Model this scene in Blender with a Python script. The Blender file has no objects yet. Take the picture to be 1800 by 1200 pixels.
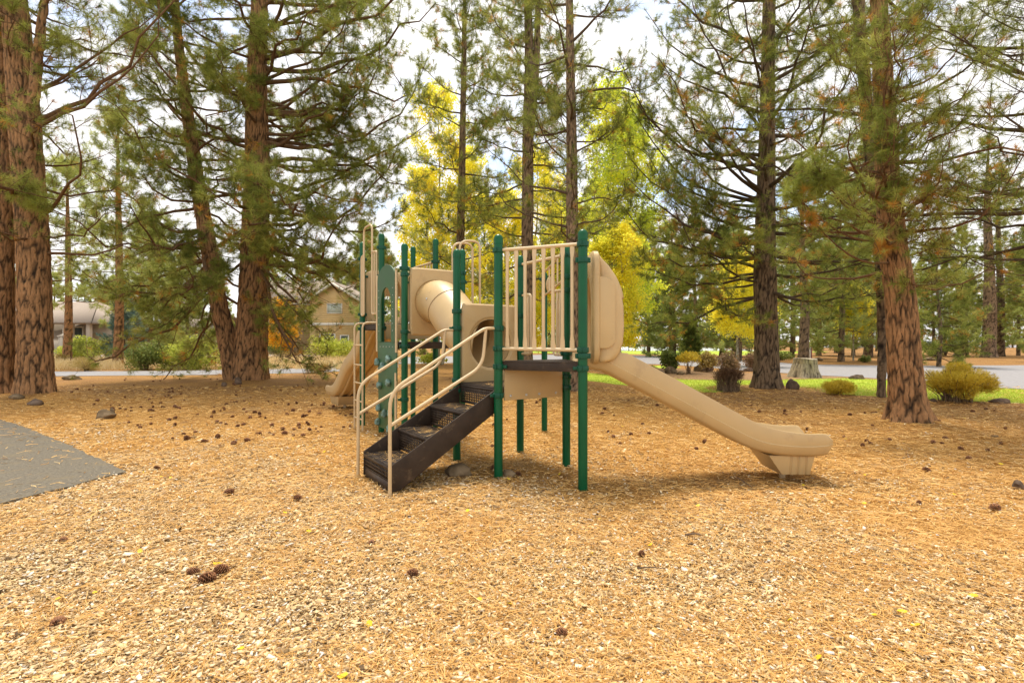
import bpy, bmesh, math, random
import numpy as np
from mathutils import Vector, Matrix

random.seed(7)
RNG = np.random.default_rng(7)
SC = bpy.context.scene
COL = SC.collection
R = math.radians

# ------------------------------------------------------------------ camera
CAM_H, FPX = 1.46, 920.0
cam_d = bpy.data.cameras.new("camera")
cam = bpy.data.objects.new("camera", cam_d)
COL.objects.link(cam)
cam.location = (0, 0, CAM_H)
cam.rotation_euler = (R(90), 0, 0)
cam_d.sensor_width = 36
cam_d.lens = 36 * FPX / 1800
cam_d.clip_start = 0.05
cam_d.clip_end = 3000
cam_d.dof.use_dof = True
cam_d.dof.focus_distance = 5.6
cam_d.dof.aperture_fstop = 9.0
SC.camera = cam

# ------------------------------------------------------------------ sky, sun, exposure
SUN_EL, SUN_AZ = 70, 345          # degrees; azimuth clockwise from +Y
world = bpy.data.worlds.new("World")
SC.world = world
world.use_nodes = True
nt = world.node_tree
nt.nodes.clear()
N, L = nt.nodes.new, nt.links.new
out = N("ShaderNodeOutputWorld")
sky = N("ShaderNodeTexSky")
sky.sky_type = 'NISHITA'
sky.sun_disc = False
sky.sun_elevation = R(SUN_EL)
sky.sun_rotation = R(SUN_AZ)
sky.air_density = 1.0
sky.dust_density = 1.2
bg = N("ShaderNodeBackground"); bg.inputs[1].default_value = 0.15
L(sky.outputs[0], bg.inputs[0])
tc = N("ShaderNodeTexCoord")
mp = N("ShaderNodeMapping"); mp.inputs['Scale'].default_value = (1, 1, 2.2)
mp.inputs['Location'].default_value = (0.35, 0.1, 0.2)
nz = N("ShaderNodeTexNoise"); nz.inputs['Scale'].default_value = 3.2; nz.inputs['Detail'].default_value = 7
nz.inputs['Roughness'].default_value = 0.58; nz.inputs['Distortion'].default_value = 0.4
cr = N("ShaderNodeValToRGB")
cr.color_ramp.elements[0].position = 0.31; cr.color_ramp.elements[1].position = 0.49
cb = N("ShaderNodeBackground"); cb.inputs[0].default_value = (1.0, 0.985, 0.97, 1); cb.inputs[1].default_value = 0.72
mx = N("ShaderNodeMixShader")
L(tc.outputs['Generated'], mp.inputs[0]); L(mp.outputs[0], nz.inputs[0]); L(nz.outputs[0], cr.inputs[0])
L(cr.outputs[0], mx.inputs[0]); L(bg.outputs[0], mx.inputs[1]); L(cb.outputs[0], mx.inputs[2]); L(mx.outputs[0], out.inputs[0])

sun_d = bpy.data.lights.new("sun", 'SUN')
sun_d.energy = 2.5
sun_d.angle = R(16)
sun_d.color = (1.0, 0.91, 0.77)
sun = bpy.data.objects.new("sun", sun_d)
COL.objects.link(sun)
_az, _el = R(SUN_AZ), R(SUN_EL)
_sd = Vector((math.sin(_az) * math.cos(_el), math.cos(_az) * math.cos(_el), math.sin(_el)))
sun.rotation_euler = _sd.to_track_quat('Z', 'Y').to_euler()

SC.view_settings.view_transform = 'Standard'
SC.view_settings.look = 'None'
SC.view_settings.exposure = 0.93
SC.view_settings.gamma = 1
SC.cycles.max_bounces = 10
SC.cycles.diffuse_bounces = 7
SC.cycles.transmission_bounces = 7
SC.cycles.transparent_max_bounces = 4
SC.cycles.caustics_reflective = False
SC.cycles.caustics_refractive = False

# ------------------------------------------------------------------ helpers
def G(px, py):
    """ground point seen at a pixel of the 1800x1200 photograph"""
    y = CAM_H * FPX / (py - 600.0)
    return Vector(((px - 900) * y / FPX, y, 0))

def Wp(px, py, y):
    return Vector(((px - 900) * y / FPX, y, CAM_H - (py - 600) * y / FPX))

def wear_shade(x, y):
    """kicked-out ground at slide ends and stairs, plus shade painted under chute and deck (0..1)"""
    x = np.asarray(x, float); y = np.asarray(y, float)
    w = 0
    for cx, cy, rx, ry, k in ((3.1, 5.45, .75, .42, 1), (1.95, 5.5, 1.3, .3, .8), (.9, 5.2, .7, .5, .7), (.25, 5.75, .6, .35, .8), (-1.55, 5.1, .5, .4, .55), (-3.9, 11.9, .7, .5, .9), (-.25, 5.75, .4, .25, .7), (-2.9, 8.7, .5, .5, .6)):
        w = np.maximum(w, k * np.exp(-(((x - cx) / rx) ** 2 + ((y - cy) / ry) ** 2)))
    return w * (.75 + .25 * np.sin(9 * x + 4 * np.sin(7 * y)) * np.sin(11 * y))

def hgt(x, y):
    """gentle relief of the ground round the play structure"""
    x = np.asarray(x, float); y = np.asarray(y, float)
    f = np.clip((13.0 - np.hypot(x, y)) / 5.0, 0, 1)
    m = 0
    for cx, cy, h_ in ((6.98, 9.1, .09), (-12.8, 14.1, .1), (-9.9, 19.4, .1), (7.8, 15.8, .08)):
        m = m + h_ * np.exp(-((x - cx) ** 2 + (y - cy) ** 2) / 1.3)
    return m - .035 * wear_shade(x, y) + f * (0.007 * np.sin(2.1 * x + 0.6 * y) + 0.006 * np.sin(1.3 * y - 1.7 * x + 1) + 0.004 * np.sin(5.3 * x + 1.2) * np.sin(4.7 * y))

def nrm(a):
    return a / np.maximum(np.linalg.norm(a, axis=-1, keepdims=True), 1e-9)

def tag(o, label=None, cat=None, group=None, kind=None):
    if label: o["label"] = label
    if cat: o["category"] = cat
    if group: o["group"] = group
    if kind: o["kind"] = kind
    return o

def empty(name, loc, label, cat, group=None, rz=0):
    o = bpy.data.objects.new(name, None)
    o.empty_display_size = 0.2
    COL.objects.link(o)
    o.location = loc
    o.rotation_euler = (0, 0, rz)
    return tag(o, label, cat, group)

def raw_mesh(name, V, faces, smooth=False, attrs=None):
    """V (n,3); faces: list of int arrays (m,k) ; attrs: name -> per-face or per-vertex float array"""
    me = bpy.data.meshes.new(name)
    V = np.ascontiguousarray(V, dtype=np.float32)
    me.vertices.add(len(V))
    me.vertices.foreach_set("co", V.ravel())
    faces = [np.asarray(f, dtype=np.int32) for f in faces if len(f)]
    loops = np.concatenate([f.ravel() for f in faces])
    tot = np.concatenate([np.full(len(f), f.shape[1], np.int32) for f in faces])
    start = np.concatenate([[0], np.cumsum(tot)[:-1]]).astype(np.int32)
    me.loops.add(len(loops))
    me.loops.foreach_set("vertex_index", loops)
    me.polygons.add(len(tot))
    me.polygons.foreach_set("loop_start", start)
    me.polygons.foreach_set("loop_total", tot)
    if smooth:
        me.polygons.foreach_set("use_smooth", np.ones(len(tot), bool))
    for k, a in (attrs or {}).items():
        a = np.asarray(a, np.float32)
        dom = 'FACE' if len(a) == len(tot) else 'POINT'
        at = me.attributes.new(k, 'FLOAT', dom)
        at.data.foreach_set("value", a)
    me.update(calc_edges=True)
    return me

def link(name, me, mat, parent=None, loc=(0, 0, 0), rot=(0, 0, 0)):
    o = bpy.data.objects.new(name, me)
    COL.objects.link(o)
    if mat is not None and not me.materials:
        me.materials.append(mat)
    o.location = loc
    o.rotation_euler = rot
    if parent is not None:
        o.parent = parent
    return o

class MB:
    """collects boxes, tubes, lofts ...; build() links them as ONE mesh object"""
    def __init__(s):
        s.v, s.f, s.n = [], [], 0
    def add(s, V, faces):
        s.v.append(np.asarray(V, float).reshape(-1, 3))
        for f in faces:
            f = np.asarray(f, int)
            if f.ndim == 1: f = f[None]
            s.f.append(f + s.n)
        s.n += len(s.v[-1])
        return s
    def box(s, c, sx, sy, sz, X=(1, 0, 0), Y=(0, 1, 0), Z=(0, 0, 1)):
        c, X, Y, Z = [np.asarray(a, float) for a in (c, X, Y, Z)]
        V = [c + X * sx * i / 2 + Y * sy * j / 2 + Z * sz * k / 2 for k in (-1, 1) for j in (-1, 1) for i in (-1, 1)]
        return s.add(V, [[[0, 2, 3, 1], [4, 5, 7, 6], [0, 1, 5, 4], [2, 6, 7, 3], [0, 4, 6, 2], [1, 3, 7, 5]]])
    def tube(s, pts, r, sides=10, caps=True):
        P = np.asarray([tuple(p) for p in pts], float)
        r = np.broadcast_to(np.asarray(r, float), (len(P),))
        T = nrm(np.gradient(P, axis=0))
        a = np.cross(T[0], (0, 0, 1.0))
        if np.linalg.norm(a) < 0.1: a = np.cross(T[0], (1.0, 0, 0))
        a = a / np.linalg.norm(a)
        th = np.arange(sides) * 2 * math.pi / sides
        V = []
        for i in range(len(P)):
            a = a - T[i] * a.dot(T[i]); a /= np.linalg.norm(a)
            b = np.cross(T[i], a)
            V.append(P[i] + r[i] * (np.cos(th)[:, None] * a + np.sin(th)[:, None] * b))
        n = len(P)
        i = np.arange(n - 1)[:, None] * sides
        k = np.arange(sides)[None]; k2 = (k + 1) % sides
        q = np.stack([i + k, i + k2, i + sides + k2, i + sides + k], -1).reshape(-1, 4)
        fs = [q]
        if caps:
            fs += [np.arange(sides)[::-1], np.arange(sides) + (n - 1) * sides]
        return s.add(np.concatenate(V), fs)
    def prism(s, poly, axis_vec):
        """planar polygon (list of 3D points) swept along a vector"""
        P = np.asarray([tuple(p) for p in poly], float); n = len(P)
        V = np.concatenate([P, P + np.asarray(axis_vec, float)])
        k = np.arange(n); k2 = (k + 1) % n
        return s.add(V, [np.arange(n)[::-1], np.arange(n) + n, np.stack([k, k2, k2 + n, k + n], -1)])
    def loft(s, rings, closed=True, caps=True):
        rings = np.asarray(rings, float); m, n = rings.shape[:2]
        i = np.arange(m - 1)[:, None] * n
        k = np.arange(n if closed else n - 1)[None]; k2 = (k + 1) % n
        fs = [np.stack([i + k, i + k2, i + n + k2, i + n + k], -1).reshape(-1, 4)]
        if caps:
            fs += [np.arange(n)[::-1], np.arange(n) + (m - 1) * n]
        return s.add(rings.reshape(-1, 3), fs)
    def lathe(s, prof, origin=(0, 0, 0), sides=16, axis=None):
        """prof: (radius, height) list"""
        o = np.asarray(origin, float)
        th = np.arange(sides) * 2 * math.pi / sides
        rings = [np.stack([r * np.cos(th), r * np.sin(th), np.full(sides, h)], -1) for r, h in prof]
        rings = np.asarray(rings)
        if axis is not None:
            M = np.array(Vector(axis).to_track_quat('Z', 'Y').to_matrix())
            rings = rings @ M.T
        return s.loft(rings + o)
    def build(s, name, mat, parent=None, smooth=None, bevel=0, off=None, bevseg=2):
        V = np.concatenate(s.v)
        if off is not None: V = V - np.asarray(off, float)
        by = {}
        for f in s.f: by.setdefault(f.shape[1], []).append(f)
        me = raw_mesh(name, V, [np.concatenate(x) for x in by.values()])
        o = link(name, me, mat, parent)
        if bevel:
            bm = bmesh.new(); bm.from_mesh(me)
            es = [e for e in bm.edges if len(e.link_faces) == 2 and e.calc_face_angle(0) > 0.6]
            bmesh.ops.bevel(bm, geom=es, offset=bevel, segments=bevseg, affect='EDGES', profile=0.6, clamp_overlap=True)
            bm.to_mesh(me); bm.free()
        if smooth:
            me.polygons.foreach_set("use_smooth", np.ones(len(me.polygons), bool))
            me.set_sharp_from_angle(angle=R(smooth))
        return o

def rounded(pts, rad, seg=5):
    """polyline with rounded corners"""
    P = [Vector(p) for p in pts]; o = [P[0]]
    for i in range(1, len(P) - 1):
        a, b, c = P[i - 1], P[i], P[i + 1]
        d1, d2 = (a - b), (c - b)
        r = min(rad, d1.length * .49, d2.length * .49)
        p0, p1 = b + d1.normalized() * r, b + d2.normalized() * r
        for k in range(seg + 1):
            t = k / seg
            o.append(p0 * (1 - t) ** 2 + b * 2 * t * (1 - t) + p1 * t * t)
    o.append(P[-1])
    return o

def spline(pts, n):
    """Catmull-Rom through the points"""
    P = np.asarray([tuple(p) for p in pts], float)
    P = np.concatenate([[2 * P[0] - P[1]], P, [2 * P[-1] - P[-2]]])
    o = []
    m = len(P) - 3
    for t in np.linspace(0, m - 1e-6, n):
        i = int(t); u = t - i
        a, b, c, d = P[i:i + 4]
        o.append(.5 * ((2 * b) + (-a + c) * u + (2 * a - 5 * b + 4 * c - d) * u * u + (-a + 3 * b - 3 * c + d) * u ** 3))
    return np.asarray(o)

# ------------------------------------------------------------------ materials
def new_mat(name):
    m = bpy.data.materials.new(name); m.use_nodes = True
    n = m.node_tree; n.nodes.clear()
    o = n.nodes.new("ShaderNodeOutputMaterial")
    return m, n, o

def nd(n, t, **kw):
    x = n.nodes.new(t)
    for k, v in kw.items():
        if k in x.inputs: x.inputs[k].default_value = v
        else: setattr(x, k, v)
    return x

def ramp(n, stops, fac=None, interp='LINEAR'):
    r = n.nodes.new("ShaderNodeValToRGB"); r.color_ramp.interpolation = interp
    e = r.color_ramp.elements
    while len(e) < len(stops): e.new(0.5)
    for x, (p, c) in zip(e, stops):
        x.position = p; x.color = (*c, 1)
    if fac is not None: n.links.new(fac, r.inputs[0])
    return r

def mixc(n, fac, a, b, mode='MIX'):
    x = n.nodes.new("ShaderNodeMix"); x.data_type = 'RGBA'; x.blend_type = mode
    for sock, v in ((x.inputs[0], fac), (x.inputs[6], a), (x.inputs[7], b)):
        if hasattr(v, 'is_linked') or isinstance(v, bpy.types.NodeSocket): n.links.new(v, sock)
        elif isinstance(v, (int, float)): sock.default_value = v
        else: sock.default_value = (*v, 1)
    return x.outputs[2]

def pos_scaled(n, scale, space='pos'):
    if space == 'pos': s = n.nodes.new("ShaderNodeNewGeometry").outputs['Position']
    else: s = n.nodes.new("ShaderNodeTexCoord").outputs['Object']
    m = n.nodes.new("ShaderNodeMapping"); m.inputs['Scale'].default_value = scale
    n.links.new(s, m.inputs[0])
    return m.outputs[0]

def plain(name, col, rough=0.5, var=0.12, scale=6.0, bump=0.0, bscale=60, spec=0.5, metal=0, coat=0, space='obj', dirt=None):
    """a solid colour with slight natural mottling, fine bump and optional scuffs"""
    m, n, o = new_mat(name)
    b = nd(n, "ShaderNodeBsdfPrincipled", Roughness=rough, Metallic=metal)
    b.inputs['Specular IOR Level'].default_value = spec
    b.inputs['Coat Weight'].default_value = coat
    nz = nd(n, "ShaderNodeTexNoise", Scale=scale, Detail=6.0)
    n.links.new(pos_scaled(n, (1, 1, 1), space), nz.inputs[0])
    lo = tuple(c * (1 - var) for c in col); hi = tuple(min(1, c * (1 + var)) for c in col)
    c = ramp(n, [(0.3, lo), (0.7, hi)], nz.outputs[0]).outputs[0]
    if dirt:
        d = nd(n, "ShaderNodeTexNoise", Scale=dirt[2], Detail=8.0, Roughness=0.7)
        n.links.new(pos_scaled(n, (1, 1, 1), space), d.inputs[0])
        f = ramp(n, [(dirt[3], (0, 0, 0)), (dirt[3] + .12, (1, 1, 1))], d.outputs[0]).outputs[0]
        mm = nd(n, "ShaderNodeMath", operation='MULTIPLY'); mm.inputs[1].default_value = dirt[1]
        n.links.new(f, mm.inputs[0])
        c = mixc(n, mm.outputs[0], c, dirt[0])
    n.links.new(c, b.inputs[0])
    rr = nd(n, "ShaderNodeMapRange"); rr.inputs[3].default_value = rough * .8; rr.inputs[4].default_value = min(1, rough * 1.25)
    n.links.new(nz.outputs[0], rr.inputs[0]); n.links.new(rr.outputs[0], b.inputs['Roughness'])
    if bump:
        z = nd(n, "ShaderNodeTexNoise", Scale=bscale, Detail=4.0)
        n.links.new(pos_scaled(n, (1, 1, 1), space), z.inputs[0])
        bp = nd(n, "ShaderNodeBump", Strength=bump, Distance=0.01)
        n.links.new(z.outputs[0], bp.inputs['Height']); n.links.new(bp.outputs[0], b.inputs['Normal'])
    n.links.new(b.outputs[0], o.inputs[0])
    return m

def leaf_mat(name, stops, trans=0.45, rough=0.6, attr="tint"):
    m, n, o = new_mat(name)
    a = nd(n, "ShaderNodeAttribute", attribute_name=attr)
    c = ramp(n, stops, a.outputs['Fac']).outputs[0]
    b = nd(n, "ShaderNodeBsdfPrincipled", Roughness=rough)
    b.inputs['Specular IOR Level'].default_value = 0.3
    t = nd(n, "ShaderNodeBsdfTranslucent")
    n.links.new(c, b.inputs[0]); n.links.new(c, t.inputs[0])
    x = nd(n, "ShaderNodeMixShader"); x.inputs[0].default_value = trans
    n.links.new(b.outputs[0], x.inputs[1]); n.links.new(t.outputs[0], x.inputs[2]); n.links.new(x.outputs[0], o.inputs[0])
    return m

def bark_mat(name, plate, plate2, fissure, scale=1.0):
    m, n, o = new_mat(name)
    b = nd(n, "ShaderNodeBsdfPrincipled", Roughness=0.9)
    b.inputs['Specular IOR Level'].default_value = 0.15
    a = nd(n, "ShaderNodeAttribute", attribute_name="crack")
    nz = nd(n, "ShaderNodeTexNoise", Scale=5.0 * scale, Detail=8.0, Roughness=.65)
    n.links.new(pos_scaled(n, (1, 1, .45), 'obj'), nz.inputs[0])
    c = ramp(n, [(.3, plate2), (.5, plate), (.72, tuple(min(1, q * 1.45) for q in plate))], nz.outputs[0]).outputs[0]
    n2 = nd(n, "ShaderNodeTexNoise", Scale=26.0 * scale, Detail=6.0, Roughness=.7)
    n.links.new(pos_scaled(n, (1, 1, .3), 'obj'), n2.inputs[0])
    c2 = mixc(n, 0.55, c, ramp(n, [(.3, tuple(q * .35 for q in plate2)), (.62, tuple(min(1, q * 1.5) for q in plate))], n2.outputs[0]).outputs[0])
    f = ramp(n, [(.05, (1, 1, 1)), (.34, (0, 0, 0))], a.outputs['Fac']).outputs[0]
    c3 = mixc(n, f, c2, fissure)
    n.links.new(c3, b.inputs[0])
    bp = nd(n, "ShaderNodeBump", Strength=0.9, Distance=0.02)
    n.links.new(n2.outputs[0], bp.inputs['Height']); n.links.new(bp.outputs[0], b.inputs['Normal'])
    n.links.new(b.outputs[0], o.inputs[0])
    return m

TAN = (0.51, 0.36, 0.17)
M = {}
M['tan'] = plain("tan_plastic", TAN, 0.4, 0.06, 2.5, 0.06, 220, dirt=((.33, .22, .11), .38, 4.5, .58))
M['tan_metal'] = plain("tan_powder_coat", (0.6, 0.45, 0.255), 0.4, 0.05, 4, 0.03, 200, dirt=((.4, .28, .16), .3, 5.0, .62))
M['seam'] = plain("tan_seam", (0.25, 0.165, 0.075), 0.6, 0.1, 5)
M['green'] = plain("green_post_paint", (0.0015, 0.085, 0.03), 0.3, 0.12, 5, 0.03, 150, .28, dirt=((.04, .11, .07), .3, 9.0, .66))
M['green_dk'] = plain("green_clamp_paint", (0.0015, 0.066, 0.033), 0.35, 0.15, 9, spec=.3)
M['wall_green'] = plain("green_climbing_panel", (0.035, 0.105, 0.04), 0.5, 0.12, 4, 0.05, 180, dirt=((.16, .18, .11), .4, 6.0, .58))
M['hold'] = plain("grey_green_hold", (0.15, 0.24, 0.2), 0.7, 0.2, 12, 0.2, 90)
M['brown'] = plain("brown_vinyl_coat", (0.042, 0.028, 0.019), 0.5, 0.3, 7, 0.15, 160, .25, dirt=((.17, .12, .07), .5, 8.0, .56))
M['bolt'] = plain("bolt_steel", (0.55, 0.55, 0.52), 0.35, 0.1, 9, metal=.9)
M['asphalt'] = plain("asphalt", (0.15, 0.13, 0.098), 0.9, 0.4, 40, 0.7, 140, .2, space='pos', dirt=((.19, .15, .09), .55, 2.6, .52))
M['road'] = plain("pale_asphalt", (0.27, 0.26, 0.265), 0.9, 0.15, 8, 0.3, 60, .2, space='pos', dirt=((.3, .22, .12), .5, .5, .6))
M['rock'] = plain("field_stone", (0.165, 0.115, 0.065), 0.92, 0.5, 5, 0.8, 26, .15, dirt=((.27, .2, .12), .7, 4.0, .52))
M['rock_dk'] = plain("dark_lava_stone", (0.13, 0.088, 0.06), 0.95, 0.5, 6, 0.9, 26, .2, dirt=((.25, .2, .14), .6, 5.0, .58))
M['siding'] = plain("tan_siding", (0.66, 0.48, 0.22), 0.75, 0.08, 1.5)
M['siding_dk'] = plain("brown_siding", (0.44, 0.31, 0.16), 0.75, 0.08, 1.5)
M['stucco'] = plain("grey_stucco", (0.42, 0.36, 0.28), 0.85, 0.1, 1.2)
M['shingle'] = plain("roof_shingle", (0.3, 0.24, 0.19), 0.9, 0.2, 14, 0.4, 20)
M['trim'] = plain("white_trim", (0.72, 0.68, 0.58), 0.6, 0.05, 3)
M['glass'] = plain("window_glass", (0.09, 0.12, 0.11), 0.08, 0.2, 1.0, spec=.9)
M['blind'] = plain("pale_window_blind", (0.5, 0.55, 0.48), 0.6, 0.05, 2)
M['black'] = plain("black_metal", (0.016, 0.017, 0.016), 0.5, 0.2, 5)
M['court'] = plain("court_paint", (0.55, 0.6, 0.54), 0.85, 0.08, .3, space='pos')
M['white'] = plain("white_paint", (0.8, 0.8, 0.78), 0.5, 0.03, 5)
M['red'] = plain("dull_red_paint", (0.3, 0.05, 0.035), 0.5, 0.1, 5)
M['bluecar'] = plain("pale_blue_paint", (0.4, 0.47, 0.55), 0.3, 0.05, 2, coat=.5)
M['redcar'] = plain("dark_red_paint", (0.2, 0.05, 0.04), 0.3, 0.05, 2, coat=.5)
M['rubber'] = plain("tyre_rubber", (0.02, 0.02, 0.02), 0.8, 0.1, 5)
M['bed'] = plain("bark_dust", (0.27, 0.165, 0.085), 0.95, 0.4, 9, 0.8, 40, .1, space='pos', dirt=((.45, .3, .14), .6, 3.0, .55))
M['bark_red'] = bark_mat("orange_pine_bark", (0.32, 0.17, 0.075), (0.155, 0.1, 0.06), (0.026, 0.018, 0.012))
M['bark_grey'] = bark_mat("grey_brown_pine_bark", (0.26, 0.175, 0.105), (0.15, 0.105, 0.072), (0.022, 0.017, 0.014))
M['bark_dark'] = bark_mat("dark_pine_bark", (0.2, 0.135, 0.08), (0.11, 0.078, 0.052), (0.018, 0.014, 0.012))
M['bark_pale'] = bark_mat("aspen_bark", (0.42, 0.38, 0.3), (0.24, 0.2, 0.15), (0.1, 0.085, 0.07))
M['stump'] = bark_mat("weathered_stump_wood", (0.34, 0.29, 0.2), (0.22, 0.19, 0.14), (0.07, 0.055, 0.04))
PINE_STOPS = [(0, (.1, .13, .022)), (.35, (.24, .28, .048)), (.62, (.39, .42, .08)), (.86, (.54, .54, .14)), (.9, (.5, .28, .06)), (1, (.66, .32, .05))]
M['pine'] = leaf_mat("pine_needles", PINE_STOPS, .5)
M['pine_far'] = leaf_mat("far_pine_needles", [(0, (.2, .25, .06)), (.5, (.4, .46, .12)), (.88, (.55, .58, .17)), (.93, (.36, .21, .06)), (1, (.42, .22, .06))], .5)
M['aspen'] = leaf_mat("yellow_aspen_leaves", [(0, (.55, .6, .06)), (.3, (.9, .85, .09)), (.75, (.98, .88, .08)), (1, (.97, .74, .05))], .65, .5)
M['aspen_green'] = leaf_mat("yellow_green_leaves", [(0, (.4, .52, .08)), (.4, (.7, .78, .09)), (.8, (.95, .88, .08)), (1, (.95, .8, .05))], .65, .5)
M['orange_leaf'] = leaf_mat("orange_leaves", [(0, (.6, .3, .02)), (.6, (.85, .5, .03)), (1, (.9, .62, .05))], .5)
M['shrub_yellow'] = leaf_mat("gold_shrub_leaves", [(0, (.36, .27, .03)), (.5, (.7, .53, .05)), (1, (.82, .66, .1))], .35)
M['shrub_lime'] = leaf_mat("lime_shrub_leaves", [(0, (.25, .3, .04)), (.5, (.5, .55, .07)), (1, (.7, .7, .15))], .4)
M['shrub_green'] = leaf_mat("green_shrub_leaves", [(0, (.09, .13, .03)), (.6, (.22, .27, .06)), (1, (.38, .39, .11))], .35)
M['shrub_tan'] = leaf_mat("tan_shrub_leaves", [(0, (.3, .2, .08)), (.5, (.5, .38, .13)), (1, (.6, .46, .12))], .35)
M['shrub_red'] = leaf_mat("russet_shrub_leaves", [(0, (.14, .1, .05)), (.5, (.3, .2, .11)), (1, (.42, .25, .15))], .35)
M['twig'] = leaf_mat("brown_dry_twigs", [(0, (.07, .035, .018)), (.5, (.16, .085, .04)), (1, (.3, .18, .09))], .1)
M['spruce'] = leaf_mat("blue_spruce_needles", [(0, (.07, .13, .1)), (.6, (.18, .29, .25)), (1, (.3, .42, .38))], .3)
M['dry'] = leaf_mat("dry_grass_blades", [(0, (.5, .36, .15)), (.5, (.78, .62, .32)), (1, (.88, .76, .48))], .4)
M['lawn_blade'] = leaf_mat("lawn_blades", [(0, (.25, .33, .03)), (.5, (.45, .53, .06)), (.85, (.6, .62, .09)), (1, (.68, .58, .2))], .4)
M['chip'] = leaf_mat("wood_chip", [(0, (.1, .06, .03)), (.16, (.26, .165, .075)), (.45, (.56, .385, .185)), (.72, (.72, .535, .29)), (.88, (.84, .72, .5)), (1, (.66, .6, .52))], .0, .8)
M['needle'] = leaf_mat("fallen_needles", [(0, (.23, .11, .032)), (.4, (.57, .308, .084)), (.8, (.78, .475, .152)), (1, (.9, .66, .3))], .1, .6)
M['cone'] = leaf_mat("pine_cone_scales", [(0, (.09, .04, .02)), (.5, (.27, .12, .055)), (1, (.46, .23, .1))], .0, .7)
M['fallen'] = leaf_mat("fallen_yellow_leaf", [(0, (.75, .52, .02)), (1, (.9, .7, .06))], .3, .5)

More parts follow.
